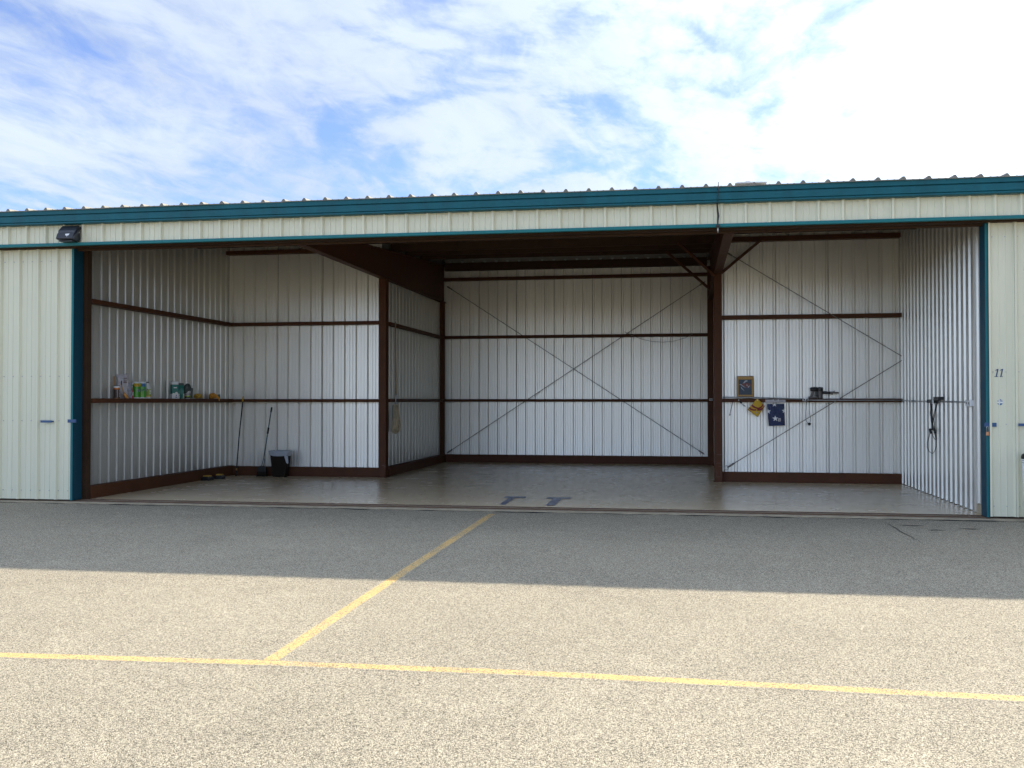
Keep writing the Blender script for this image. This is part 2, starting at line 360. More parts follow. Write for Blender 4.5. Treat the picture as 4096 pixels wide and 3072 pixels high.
def rib_points(a, b, period, phase, depth, minor, half=0.028, top=0.012):
    """(s, d) profile of a ribbed sheet between a and b; ribs centred at phase + k*period."""
    ev = []
    k0 = math.floor((a - phase) / period) - 1
    for k in range(k0, k0 + int((b - a) / period) + 4):
        c = phase + k * period
        ev += [(c - half, 0), (c - top, depth), (c + top, depth), (c + half, 0)]
        for q in (0.37, 0.63):
            e = c + q * period; ev += [(e - 0.011, 0), (e - 0.005, minor), (e + 0.005, minor), (e + 0.011, 0)]
    ev.sort()
    def at(s):
        for (s0, d0), (s1, d1) in zip(ev, ev[1:]):
            if s0 <= s <= s1: return d0 + (d1 - d0) * (s - s0) / max(1e-6, s1 - s0)
        return 0
    return [(a, at(a))] + [p for p in ev if a + 1e-4 < p[0] < b - 1e-4] + [(b, at(b))]
def sheets(parent, name, org, dr, nrm, s0, s1, per_sheet, period, phase, z0, ztop, depth, minor, material, half=0.028, top=0.012):
    """Ribbed metal sheets along a wall, each its own object; ztop is a function of s."""
    org = Vector(org); dr = Vector(dr); nrm = Vector(nrm); width = per_sheet * period
    edges = [s0]
    s = phase + math.floor((s0 - phase) / width) * width + width - half * 0.4
    while s - s0 < 0.12: s += width
    while s < s1 - 0.05: edges.append(s); s += width
    edges.append(s1)
    out = []
    for i, (a, b) in enumerate(zip(edges, edges[1:])):
        off = 0.0025 * (i % 2) + random.uniform(-0.0006, 0.0006)
        bb = min(s1, b - (0.005 if depth < 0 else 0.0015)) if i < len(edges) - 2 else b
        pts = rib_points(a, bb, period, phase, depth, minor, half, top)
        mb = MB(); vs = []
        for (q, d) in pts:
            p = org + dr * q + nrm * (d + off)
            vs += [(p.x, p.y, z0), (p.x, p.y, ztop(q))]
        mb.add(vs, [(2 * j, 2 * j + 2, 2 * j + 3, 2 * j + 1) for j in range(len(pts) - 1)])
        o = mb.build(name, material, parent)
        out.append(o)
    return out

# ------------------------------------------------------------------ key dimensions (metres)
XL, XR = -9.38, 4.01            # side walls of the bay (inner faces)
FA, FC = -5.975, 0.672          # the two frames
YH, YD = 13.88, 14.10           # header sheet plane, sliding door plane
YW, YM = 19.66, 24.80           # wing rear walls, tail rear wall
ZH = 3.935
def roof_z(y): return 4.43 + 0.07 * (y - 13.75)
BX0, BX1 = -17.0, 11.5          # the building's ends
YB = 36.0

# ------------------------------------------------------------------ ground
mb = MB(); S = 900
gz = -0.03
mb.add([(-S, -S, gz), (S, -S, gz), (S, S, gz), (-S, S, gz)], [(0, 1, 2, 3)])
ground = tag(mb.build('ground', M['asphalt']), kind='structure')

def strip(name, pts, width, z, material, parent, n=60):
    """A flat painted strip along a polyline, with a 'paint' attribute that falls to 0 at its ragged edges."""
    pts = [Vector((p[0], p[1], 0)) for p in pts]
    ln = [0]
    for a, b in zip(pts, pts[1:]): ln.append(ln[-1] + (b - a).length)
    vs = []; fs = []; att = []
    for i in range(n + 1):
        s = ln[-1] * i / n
        k = max(j for j in range(len(pts) - 1) if ln[j] <= s + 1e-9)
        d = (pts[k + 1] - pts[k]).normalized(); p = pts[k] + d * (s - ln[k]); q = Vector((-d.y, d.x, 0))
        for off, a in ((-0.62, 0.0), (-0.36, 1.0), (0.36, 1.0), (0.62, 0.0)):
            v_ = p + q * width * off; vs.append((v_.x, v_.y, z)); att.append(a)
    for i in range(n):
        for c in range(3): fs.append((i * 4 + c, i * 4 + c + 1, i * 4 + c + 5, i * 4 + c + 4))
    mb = MB(); mb.add(vs, fs)
    o = mb.build(name, material, parent)
    a = o.data.attributes.new('paint', 'FLOAT', 'POINT'); a.data.foreach_set('value', att)
    return o
strip('yellow_line', [(-16, 5.2), (-4.2, 5.62), (-2.46, 5.725), (-0.985, 5.765), (0.57, 5.74), (1.78, 5.71), (12, 5.55)], 0.130, gz + 0.0012, M['yline'], ground, 160)
strip('yellow_line', [(-2.475, 5.78), (-2.54, 8.97), (-2.625, 13.72)], 0.122, gz + 0.0022, M['yline'], ground, 80)
# crack in the asphalt and the open joint along the slab
def crack(name, pts, ws, z, parent):
    mb = MB(); vs = []
    for (x, y), w_ in zip(pts, ws): vs += [(x - w_ / 2, y, z), (x + w_ / 2, y, z)]
    mb.add(vs, [(2 * i, 2 * i + 1, 2 * i + 3, 2 * i + 2) for i in range(len(pts) - 1)])
    return mb.build(name, M['dark'], parent)
cp = [(2.526, 13.85), (2.57, 13.60), (2.593, 13.485), (2.59, 13.25), (2.600, 13.02), (2.585, 12.78), (2.588, 12.54), (2.61, 12.24), (2.60, 12.05), (2.619, 11.91), (2.60, 11.7), (2.595, 11.5)]
cw = [0.003, 0.006, 0.007, 0.009, 0.012, 0.011, 0.014, 0.008, 0.007, 0.005, 0.004, 0.001]
crack('crack', [(2.588, 12.54), (2.66, 12.42), (2.71, 12.36), (2.80, 12.22), (2.83, 12.10)], [0.007, 0.005, 0.006, 0.003, 0.001], gz + 0.0055, ground)
crack('crack', cp, cw, gz + 0.006, ground)
for x0, x1, y in ((2.70, 3.02, 13.32), (3.35, 3.62, 13.10), (2.95, 3.15, 12.9)):
    n = 7; mb = MB(); vs = []
    for i in range(n):
        x = x0 + (x1 - x0) * i / (n - 1); yy = y + random.uniform(-0.02, 0.02); w_ = 0.02 * math.sin(math.pi * i / (n - 1)) + 0.003
        vs += [(x, yy - w_, gz + 0.006), (x, yy + w_, gz + 0.006)]
    mb.add(vs, [(2 * i, 2 * i + 2, 2 * i + 3, 2 * i + 1) for i in range(n - 1)]); mb.build('crack', M['dark'], ground)
n = 240; mb = MB(); vs = []
for i in range(n):
    x = BX0 + (BX1 - BX0) * i / (n - 1)
    gap = 1.3 * max(0.0, 0.5 * math.sin(x * 2.1) + 0.6 * math.sin(x * 5.3 + 1) + 0.5 * math.sin(x * 11.7) + random.uniform(-0.3, 0.3))
    y1 = 14.02; y0 = y1 - 0.012 - 0.045 * gap
    vs += [(x, y0, gz + 0.007), (x, y1 + 0.02, gz + 0.007)]
mb.add(vs, [(2 * i, 2 * i + 2, 2 * i + 3, 2 * i + 1) for i in range(n - 1)]); mb.build('joint_gap', M['dark'], ground)

# ------------------------------------------------------------------ floor slab, threshold and painted mark
mb = MB(); mb.box(BX0, BX1, 14.46, YB, -0.10, 0.0)
floor = tag(mb.build('floor', M['floor']), kind='structure')
n = 200; mb = MB(); vs = []; fs = []
for i in range(n):
    x = BX0 + (BX1 - BX0) * i / (n - 1); e = 14.02 + random.uniform(-0.012, 0.014)
    vs += [(x, e, -0.09), (x, e, -0.006), (x, 14.47, 0.002)]
for i in range(n - 1):
    fs += [(3 * i, 3 * i + 3, 3 * i + 4, 3 * i + 1), (3 * i + 1, 3 * i + 4, 3 * i + 5, 3 * i + 2)]
mb.add(vs, fs); thr = tag(mb.build('threshold_slab', M['conc']), kind='structure')
for y0, y1, z1 in ((14.125, 14.140, 0.006), (14.21, 14.235, 0.005), (14.335, 14.35, 0.009), (14.40, 14.42, 0.007)):
    mb = MB(); mb.box(BX0 + 3, BX1 - 3, y0, y1, -0.02, z1); mb.build('door_rail', M['rust'], thr)
def flat_poly(name, poly, z, material, parent):
    mb = MB(); mb.add([(x, y, z) for x, y in poly], [tuple(range(len(poly)))]); return mb.build(name, material, parent)
flat_poly('floor_numeral', [(-2.825, 15.97), (-2.815, 15.70), (-2.729, 15.715), (-2.700, 14.70), (-2.612, 14.70), (-2.636, 15.725), (-2.489, 15.745), (-2.493, 15.99)], 0.0042, M['floorblue'], floor)
flat_poly('floor_numeral', [(-2.132, 15.95), (-2.137, 15.71), (-2.020, 15.70), (-2.005, 14.70), (-1.872, 14.70), (-1.884, 15.71), (-1.759, 15.73), (-1.750, 15.98)], 0.0042, M['floorblue'], floor)

# ------------------------------------------------------------------ the hangar building
hangar = thing('hangar', 'long cream metal T-hangar with teal trim and one wide open bay', 'hangar', (-2.7, 14.1, 0))

# rear, side and partition walls: a backing slab each, with lining sheets, girts and a base channel as sub-parts
def wall_slab(name, x0, x1, y0, y1, z1a, z1b=None, axis='x'):
    mb = MB()
    if axis == 'x': mb.prism([(x0, 0.0), (x1, 0.0), (x1, z1a), (x0, z1a)], 'y', y0, y1)
    else: mb.prism([(y0, 0.0), (y1, 0.0), (y1, z1b), (y0, z1a)], 'x', x0, x1)
    return mb.build(name, M['backing'], hangar)
def girt(wall, x0, x1, y0, y1, z0, z1):
    """A channel purlin: web and two flanges facing the room."""
    mb = MB()
    mb.box(x0, x1, y0, y1, z0, z1)
    return mb.build('girt', M['brown'], wall, bevel=0.006)
LINE = dict(depth=-0.052, minor=-0.006, material=M['liner'], half=0.036, top=0.015)
# left wing rear wall
zt = roof_z(YW) - 0.02
wl = wall_slab('wing_wall', XL, FA - 0.08, YW + 0.06, YW + 0.12, roof_z(YW + 0.09) - 0.01)
sheets(wl, 'wall_panel', (0, YW, 0), (1, 0, 0), (0, -1, 0), XL + 0.005, FA - 0.09, 4, 0.2455, -8.292, 0.02, lambda s: zt, **LINE)
for z0, z1 in ((1.523, 1.585), (3.104, 3.172), (4.59, 4.67)): girt(wl, XL + 0.002, FA - 0.085, YW - 0.16, YW - 0.004, z0, z1)
mb = MB(); mb.box(XL + 0.15, FA - 0.085, YW - 0.12, YW - 0.004, 0.0, 0.19); mb.build('base_channel', M['brown'], wl, bevel=0.006)
# right wing rear wall
wr = wall_slab('wing_wall', FC + 0.075, XR, YW + 0.06, YW + 0.12, roof_z(YW + 0.09) - 0.01)
sheets(wr, 'wall_panel', (0, YW, 0), (1, 0, 0), (0, -1, 0), FC + 0.08, XR - 0.003, 4, 0.2425, 1.734, 0.02, lambda s: zt, **LINE)
for z0, z1 in ((1.523, 1.592), (3.106, 3.182), (4.592, 4.682)): girt(wr, FC + 0.078, XR - 0.004, YW - 0.16, YW - 0.004, z0, z1)
mb = MB(); mb.box(FC + 0.078, XR - 0.004, YW - 0.10, YW - 0.004, 0.0, 0.19); mb.build('base_channel', M['brown'], wr, bevel=0.006)
# tail rear wall
zm = roof_z(YM) - 0.03
wm = wall_slab('tail_wall', FA - 0.1, FC + 0.08, YM + 0.06, YM + 0.12, roof_z(YM) - 0.02)
sheets(wm, 'wall_panel', (0, YM, 0), (1, 0, 0), (0, -1, 0), FA - 0.05, FC + 0.05, 4, 0.2397, -4.099, 0.02, lambda s: zm, **LINE)
for z0, z1 in ((1.526, 1.592), (3.117, 3.189), (4.583, 4.661)): girt(wm, FA - 0.02, FC + 0.02, YM - 0.15, YM - 0.004, z0, z1)
mb = MB(); mb.box(FA - 0.02, FC + 0.02, YM - 0.10, YM - 0.004, 0.0, 0.194); mb.build('base_channel', M['brown'], wm, bevel=0.006)
mb = MB(); mb.box(FA + 0.06, FC - 0.08, YM - 0.26, YM - 0.06, 4.835, 5.02); mb.build('eave_beam', M['ceilsteel'], wm)
# left side wall
sw = wall_slab('side_wall', XL - 0.12, XL - 0.06, 14.47, YW + 0.12, roof_z(14.47) - 0.02, roof_z(YW + 0.12) - 0.02, 'y')
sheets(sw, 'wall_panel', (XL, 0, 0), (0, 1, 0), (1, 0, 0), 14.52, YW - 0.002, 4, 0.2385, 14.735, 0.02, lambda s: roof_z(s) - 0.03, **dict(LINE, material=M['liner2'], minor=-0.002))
mb = MB(); mb.box(XL + 0.004, XL + 0.19, 14.50, YW - 0.164, 1.515, 1.588); mb.build('girt', M['brown'], sw, bevel=0.006)
mb = MB(); mb.box(XL + 0.004, XL + 0.16, 14.50, YW - 0.164, 3.10, 3.17); mb.build('girt', M['brown'], sw, bevel=0.006)
mb = MB(); mb.box(XL + 0.004, XL + 0.15, 14.50, YW - 0.006, 0.0, 0.20); mb.build('base_channel', M['brown'], sw, bevel=0.006)
# right side wall (sheeting faces the bay)
sr = wall_slab('side_wall', XR + 0.06, XR + 0.12, 14.47, YW + 0.12, roof_z(14.47) - 0.02, roof_z(YW + 0.12) - 0.02, 'y')
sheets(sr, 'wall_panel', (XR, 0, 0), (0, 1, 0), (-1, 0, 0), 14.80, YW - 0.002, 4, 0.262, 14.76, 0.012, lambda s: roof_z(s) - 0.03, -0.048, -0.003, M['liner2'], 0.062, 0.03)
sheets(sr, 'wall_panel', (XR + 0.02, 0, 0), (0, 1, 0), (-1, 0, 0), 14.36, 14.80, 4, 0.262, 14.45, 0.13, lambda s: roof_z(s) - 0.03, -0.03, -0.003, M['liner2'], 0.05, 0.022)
mb = MB(); mb.box(XR - 0.012, XR + 0.03, 14.775, 14.825, 0.012, roof_z(14.8) - 0.2); mb.build('corner_trim', M['liner'], sr)
# partition between the left wing and the tail
pw = wall_slab('partition_wall', FA - 0.13, FA - 0.07, YW + 0.12, YM + 0.12, roof_z(YW + 0.12) - 0.02, roof_z(YM + 0.12) - 0.02, 'y')
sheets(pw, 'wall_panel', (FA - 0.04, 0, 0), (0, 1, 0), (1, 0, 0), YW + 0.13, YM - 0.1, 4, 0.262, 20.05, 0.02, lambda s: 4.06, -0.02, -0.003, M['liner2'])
for z0, z1 in ((1.523, 1.59), (3.10, 3.175)):
    mb = MB(); mb.box(FA - 0.038, FA + 0.05, YW + 0.2, YM - 0.2, z0, z1); mb.build('girt', M['brown'], pw, bevel=0.006)
mb = MB(); mb.box(FA - 0.038, FA + 0.06, YW + 0.2, YM - 0.1, 0.0, 0.2); mb.build('base_channel', M['brown'], pw, bevel=0.006)
pr = wall_slab('partition_wall', FC + 0.08, FC + 0.14, YW + 0.12, YM + 0.12, roof_z(YW + 0.12) - 0.02, roof_z(YM + 0.12) - 0.02, 'y')
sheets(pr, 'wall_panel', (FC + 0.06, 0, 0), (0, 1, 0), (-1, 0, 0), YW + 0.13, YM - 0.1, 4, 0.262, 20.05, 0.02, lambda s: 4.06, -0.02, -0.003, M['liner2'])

# columns: I-sections with base plates
def column(x, y, ztop_, wf=0.146, d=0.20):
    mb = MB()
    mb.box(x - wf / 2, x + wf / 2, y - d / 2, y - d / 2 + 0.012, 0.012, ztop_)
    mb.box(x - wf / 2, x + wf / 2, y + d / 2 - 0.012, y + d / 2, 0.012, ztop_)
    mb.box(x - 0.005, x + 0.005, y - d / 2 + 0.012, y + d / 2 - 0.012, 0.012, ztop_)
    mb.box(x - wf / 2 - 0.02, x + wf / 2 + 0.02, y - d / 2 - 0.02, y + d / 2 + 0.02, 0.0, 0.012)
    for sx in (-1, 1):
        for sy in (-1, 1): mb.lathe((x + sx * (wf / 2 - 0.02), y + sy * (d / 2 + 0.005), 0.012), [(0.012, 0), (0.012, 0.02), (0.005, 0.03)], 6)
    return mb.build('column', M['brown'], hangar)
ca = column(FA, 19.56, 4.02); cb_ = column(FA - 0.07, 24.62, 4.06, 0.20); cc_ = column(FC, 19.56, 3.985); cd_ = column(FC, 24.60, 4.8, 0.15)
# scuffed paint and a chalked sketch near the foot of two columns
for (x, z, w_, h_) in ((FC - 0.03, 0.52, 0.10, 0.006), (FC - 0.03, 0.36, 0.07, 0.005), (FC, 0.30, 0.08, 0.004), (FA - 0.01, 0.24, 0.06, 0.012), (FA + 0.03, 0.215, 0.05, 0.008)):
    par = cc_ if x > 0 else ca
    mb = MB(); mb.box(x, x + w_, 19.4575, 19.4595, z, z + h_); mb.build('scuff', M['chalk'], par)
mb = MB()
for a, b2 in (((FC - 0.035, 0.10), (FC - 0.035, 0.22)), ((FC + 0.04, 0.10), (FC + 0.045, 0.23)), ((FC - 0.035, 0.10), (FC + 0.04, 0.10))):
    mb.bar((a[0], 19.458, a[1]), (b2[0], 19.458, b2[1]), 0.004, 0.004)
mb.build('scuff', M['chalk'], cc_)
# rafters running from the door header back to the tail
def rafter(x, y0, y1, zb):
    mb = MB()
    def ztop_(y): return roof_z(y) - 0.215
    mb.prism([(y0, zb(y0)), (y1, zb(y1)), (y1, ztop_(y1)), (y0, ztop_(y0))], 'x', x - 0.005, x + 0.005)
    for f, tk in ((zb, 0.012), (ztop_, 0.012)):
        mb.prism([(y0, f(y0) - tk), (y1, f(y1) - tk), (y1, f(y1)), (y0, f(y0))], 'x', x - 0.073, x + 0.073)
    return mb.build('rafter', M['brown'], hangar)
rafter(FA, 14.42, 24.7, lambda y: 4.035); rafter(FC, 14.42, 24.7, lambda y: 4.0)
# flange braces from the frames up to the purlins
for a, b2 in (((FC + 0.06, 19.40, 3.98), (1.48, 19.36, 4.60)), ((FC - 0.06, 22.6, 4.02), (-0.35, 22.4, 4.86)), ((FC - 0.05, 19.42, 3.93), (FC - 0.75, 19.9, 4.66))):
    mb = MB(); mb.bar(a, b2, 0.05, 0.05); mb.build('flange_brace', M['brown'], hangar)
# diagonal rods
for pts in ([(-5.90, YM - 0.06, 4.46), (0.52, YM - 0.06, 0.25)], [(0.55, YM - 0.075, 4.45), (-5.89, YM - 0.075, 0.225)],
            [(0.80, 19.44, 4.40), (XR - 0.01, 19.44, 2.375)], [(0.83, 19.43, 0.28), (XR - 0.01, 19.43, 2.297)]):
    mb = MB(); mb.tube(pts, 0.0075, 8)
    for e in (0, 1):
        p = Vector(pts[e]); q = Vector(pts[1 - e]); d = (q - p).normalized()
        if not (p.x > 3.9): mb.tube([p + d * 0.02, p + d * 0.16], 0.017, 8)
    mb.build('brace_rod', M['rod'], hangar)
mb = MB(); mb.tube([(0.815 + 0.04 * math.cos(a), 19.425, 0.275 + 0.04 * math.sin(a)) for a in [2 * math.pi * i / 14 for i in range(15)]], 0.008, 6); mb.build('rod_eye', M['galv'], hangar)

# roof: slab, ribbed sheets whose ends show at the eave, purlins below
mb = MB()
for (ya, za), (yb, zb_) in (((13.80, roof_z(13.80)), (25.2, roof_z(25.2))), ((25.2, roof_z(25.2)), (YB + 0.2, roof_z(25.2) - 0.07 * (YB + 0.2 - 25.2)))):
    mb.prism([(ya, za - 0.03), (yb, zb_ - 0.03), (yb, zb_ - 0.005), (ya, za - 0.005)], 'x', BX0 - 0.2, BX1 + 0.2)
roof = mb.build('roof', M['roofin'], hangar)
PER = 0.317
edges = [-1.9 + PER * 3 * k + 0.02 for k in range(-16, 15)]
edges = [e for e in edges if BX0 - 0.2 < e < BX1 + 0.2]
for i, (a, b2) in enumerate(zip(edges, edges[1:])):
    pts = rib_points(a, b2 + 0.01, PER, -1.9, 0.036, 0.004, 0.036, 0.012)
    y0, y1 = 13.70 + random.uniform(-0.012, 0.012), 25.2; zo = roof_z(13.70) + 0.016 + random.uniform(-0.002, 0.003); z1 = roof_z(y1) + 0.016
    mb = MB(); nn_ = len(pts)
    vs = [(s, y0, zo + d) for s, d in pts] + [(s, y1, z1 + d) for s, d in pts] + [(s, y0, zo - 0.012) for s, d in pts]
    fs = [(j, j + 1, nn_ + j + 1, nn_ + j) for j in range(nn_ - 1)] + [(2 * nn_ + j, 2 * nn_ + j + 1, j + 1, j) for j in range(nn_ - 1)]
    mb.add(vs, fs); mb.build('roof_sheet', M['roofout'], roof)
for y in (15.2, 16.7, 18.2, 20.1, 21.3, 22.5):
    z = roof_z(y) - 0.032
    if y < YW: spans = [(XL + 0.02, XR - 0.01)]
    else: spans = [(FA - 0.02, FC + 0.02)]
    for a, b2 in spans:
        mb = MB(); mb.box(a, b2, y - 0.002, y + 0.002, z - 0.18, z); mb.box(a, b2, y, y + 0.06, z - 0.18, z - 0.176); mb.box(a, b2, y - 0.06, y, z - 0.004, z)
        mb.build('purlin', M['ceilsteel'], roof)
# roof insulation-free underside ribs in the tail bay, seen end on above the eave beam
for k in range(0, 22):
    x = -5.75 + k * 0.29
    mb = MB(); mb.prism([(x - 0.035, 5.055), (x + 0.035, 5.055), (x + 0.018, 5.025), (x - 0.018, 5.025)], 'y', 24.52, 24.60)
    mb.build('closure_strip', M['galv'], roof)
mb = MB(); mb.box(FA + 0.06, FC - 0.08, 24.60, 24.64, 5.022, roof_z(24.6) - 0.035); mb.build('closure_panel', mat('closure_grey', (0.22, 0.21, 0.19), 0.7, var=0.2), roof)

# front header: backing and steel, cream sheets, drip trim, fascia
mb = MB(); mb.box(BX0, BX1, YH + 0.05, YH + 0.10, ZH + 0.005, roof_z(YH) - 0.03)
mb.box(BX0 + 0.01, BX1 - 0.01, YH + 0.105, YH + 0.30, ZH - 0.03, ZH + 0.17)
mb.box(BX0 + 0.01, BX1 - 0.01, YH + 0.305, YH + 0.33, ZH - 0.055, ZH + 0.2)
mb.box(BX0 + 0.01, BX1 - 0.01, YH + 0.335, YH + 0.50, ZH - 0.02, ZH + 0.24)
header = mb.build('front_header', M['ceilsteel'], hangar)
sheets(header, 'header_panel', (0, YH, 0), (1, 0, 0), (0, -1, 0), BX0, BX1, 3, PER, -2.005, ZH + 0.012, lambda s: roof_z(13.8) - 0.12, 0.042, 0.007, M['cream'], 0.038, 0.013)
mb = MB(); mb.prism([(YH + 0.055, ZH + 0.03), (YH - 0.045, ZH + 0.022), (YH - 0.058, ZH + 0.018), (YH - 0.058, ZH - 0.022), (YH - 0.02, ZH - 0.028), (YH + 0.055, ZH - 0.012)], 'x', BX0, BX1)
mb.build('drip_trim', M['teal2'], header)
def fascia(x0, x1):
    y = 13.74
    prof = [(YH + 0.03, 4.232), (y + 0.03, 4.228), (y + 0.004, 4.236), (y + 0.004, 4.258), (y + 0.016, 4.262), (y - 0.006, 4.268),
            (y - 0.012, 4.352), (y + 0.012, 4.358), (y + 0.012, 4.366), (y - 0.016, 4.372), (y - 0.022, 4.438), (y + 0.01, 4.444), (YH + 0.03, 4.432)]
    mb = MB(); mb.prism(prof, 'x', x0, x1); return mb.build('fascia', M['teal'], hangar)
xs = [BX0 - 0.2, -11.6, 0.474, BX1 + 0.2]
for i, (a, b2) in enumerate(zip(xs, xs[1:])): fascia(a + 0.002, b2 - 0.002)

# jambs: brown posts either side of the opening
mb = MB(); mb.box(-9.60, -9.23, 14.37, 14.46, 0.0, 3.99); mb.box(XL - 0.02, -9.24, 14.462, 14.50, 0.0, 4.2); mb.build('jamb', M['ceilsteel'], hangar)
mb = MB(); mb.box(XR + 0.04, XR + 0.4, 14.37, 14.46, 0.0, 3.99); mb.build('jamb', M['ceilsteel'], hangar)
mb = MB(); mb.box(XR + 0.002, XR + 0.05, 14.40, 14.80, 0.0, 0.128); mb.build('jamb_base', M['conc'], hangar)
# outer shell: front walls beyond the doors, gable ends, back wall
def shell(name, x0, x1, y0, y1, z1):
    mb = MB(); mb.box(x0, x1, y0, y1, 0.0, z1); return mb.build(name, M['cream'], hangar)
shell('front_wall', BX0, -13.2, 14.02, 14.08, ZH + 0.02); shell('front_wall', 8.0, BX1, 14.02, 14.08, ZH + 0.02)
for x in (BX0, BX1 - 0.06):
    mb = MB(); mb.prism([(14.09, 0), (YB - 0.07, 0), (YB - 0.07, roof_z(25.2) - 0.07 * (YB - 25.2) - 0.04), (25.2, roof_z(25.2) - 0.04), (14.09, roof_z(14.09) - 0.05)], 'x', x, x + 0.06)
    mb.build('gable_wall', M['cream'], hangar)
shell('back_wall', BX0, BX1, YB - 0.06, YB, roof_z(25.2) - 0.07 * (YB - 25.2) - 0.04)

# conduit, boxes and outlets fixed to the walls
def hang(name, pts, r, material, parent, seg=8):
    mb = MB(); mb.tube(pts, r, seg); return mb.build(name, material, parent)
hang('conduit', [(FC + 0.08, 19.46, 1.618), (1.3, 19.45, 1.612), (1.75, 19.44, 1.600), (2.19, 19.43, 1.578)], 0.0105, M['galv'], wr)
hang('conduit', [(2.33, 19.43, 1.562), (3.1, 19.435, 1.560), (XR - 0.008, 19.44, 1.560)], 0.0105, M['galv'], wr)
def outlet(x, y, z, parent, nx=0, ny=-1, w_=0.10, h_=0.055):
    mb = MB()
    if ny: mb.box(x - w_ / 2, x + w_ / 2, y - 0.055, y, z - h_ / 2, z + h_ / 2)
    else: mb.box(x - 0.055, x, y - w_ / 2, y + w_ / 2, z - h_ / 2, z + h_ / 2)
    o = mb.build('outlet_box', M['white'], parent, bevel=0.004)
    mb = MB()
    for q in (-0.24, 0.24):
        if ny: mb.lathe((0, 0, 0), [(0.015, 0), (0.015, 0.004)], 12); mb.v[-24 * 2:] = mb.v[-24 * 2:]
    mb = MB()
    for q in (-0.24, 0.24):
        if ny: mb.box(x + q * w_ - 0.014, x + q * w_ + 0.014, y - 0.058, y - 0.0555, z - 0.015, z + 0.015)
        else: mb.box(x - 0.058, x - 0.0555, y + q * w_ - 0.014, y + q * w_ + 0.014, z - 0.015, z + 0.015)
    mb.build('socket', M['black'], o)
    return o
outlet(2.277, 19.495, 1.570, wr)
hang('conduit', [(XR - 0.012, 19.46, 1.560), (XR - 0.014, 18.77, 1.545), (XR - 0.014, 17.3, 1.540), (XR - 0.014, 15.12, 1.532)], 0.011, M['galv'], sr)
hang('coupling', [(XR - 0.014, 18.80, 1.545), (XR - 0.014, 18.4, 1.543)], 0.019, M['galv'], sr)
outlet(XR, 14.96, 1.515, sr, -1, 0, 0.24, 0.085)
outlet(FC + 0.0, 24.49, 1.575, cd_, 0, -1, 0.08, 0.05)
hang('sagging_wire', [(-1.40, 24.6, 3.24), (-1.20, 24.6, 3.14), (-0.965, 24.6, 3.05), (-0.72, 24.6, 2.995), (-0.462, 24.6, 2.977), (-0.2, 24.6, 3.0), (0.066, 24.6, 3.075), (0.25, 24.6, 3.17)], 0.005, M['rod'], wm, 6)

# ------------------------------------------------------------------ sliding doors
def screw_rows(parent, x0, x1, y, zs, step=PER / 2):
    mb = MB()
    for z in zs:
        x = x0 + 0.09
        while x < x1 - 0.03:
            mb.box(x - 0.006, x + 0.006, y - 0.012, y, z - 0.006, z + 0.006); x += step
    o = mb.build('screw_heads', M['galv'], parent); o['kind'] = 'stuff'; return o
def sliding_door(x0, x1, edge, label, group='sliding hangar doors'):
    """edge = +1 when the free edge is at x1 (faces the opening), -1 at x0."""
    d = thing('sliding_door', label, 'hangar door', ((x0 + x1) / 2, YD, 0), group)
    mb = MB(); mb.box(x0 + 0.04, x1 - 0.04, YD + 0.06, YD + 0.22, 0.04, ZH + 0.02); mb.build('core', M['backing'], d)
    sheets(d, 'door_panel', (0, YD, 0), (1, 0, 0), (0, -1, 0), x0 + (0.035 if edge < 0 else 0), x1 - (0.035 if edge > 0 else 0), 3, 0.324, -9.888 if edge > 0 else 4.325, 0.025, lambda s: ZH + 0.02, 0.038, 0.006, M['cream'], 0.036, 0.014)
    xe = x1 if edge > 0 else x0
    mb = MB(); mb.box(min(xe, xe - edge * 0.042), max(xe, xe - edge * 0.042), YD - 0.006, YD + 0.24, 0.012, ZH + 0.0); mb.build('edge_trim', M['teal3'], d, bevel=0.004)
    mb = MB(); mb.box(min(xe, xe - edge * 0.036), max(xe, xe - edge * 0.036), YD - 0.011, YD - 0.0065, 0.013, ZH); mb.build('edge_strip', M['teal2'], d)
    mb = MB(); mb.box(x0 + 0.05, x1 - 0.05, YD + 0.04, YD + 0.2, 0.012, 0.039); mb.build('bottom_rail', M['black'], d)
    screw_rows(d, x0, x1 - 0.04, YD - 0.001, (0.16, 1.24, 1.93, 3.72))
    return d
ld = sliding_door(-13.1, -9.285, 1, 'cream ribbed sliding door with a short blue handle, under the black wall lamp')
rd = sliding_door(3.955, 7.9, -1, 'cream ribbed sliding door carrying the number 11 and a hanging padlock')
def pull(parent, x0, x1, z, y):
    mb = MB(); mb.tube([(x0, y, z), (x0, y - 0.05, z), (x1, y - 0.05, z), (x1, y, z)], 0.011, 8)
    mb.box(x0 - 0.008, x1 + 0.008, y - 0.06, y - 0.048, z - 0.018, z + 0.018)
    return mb.build('handle', M['blue'], parent)
pull(ld, -9.79, -9.62, 1.23, YD - 0.004); pull(rd, 4.345, 4.54, 1.235, YD - 0.004)
mb = MB(); mb.box(-9.365, -9.22, YD - 0.022, YD - 0.012, 1.212, 1.262); mb.box(-9.29, -9.235, YD - 0.03, YD - 0.022, 1.222, 1.25); mb.box(-9.352, -9.338, YD - 0.026, YD - 0.022, 1.24, 1.254); mb.build('hasp', M['blue'], ld)
mb = MB(); mb.box(3.93, 4.08, YD - 0.022, YD - 0.012, 1.207, 1.26); mb.box(3.94, 4.0, YD - 0.03, YD - 0.022, 1.215, 1.25); mb.build('hasp', M['blue'], rd)
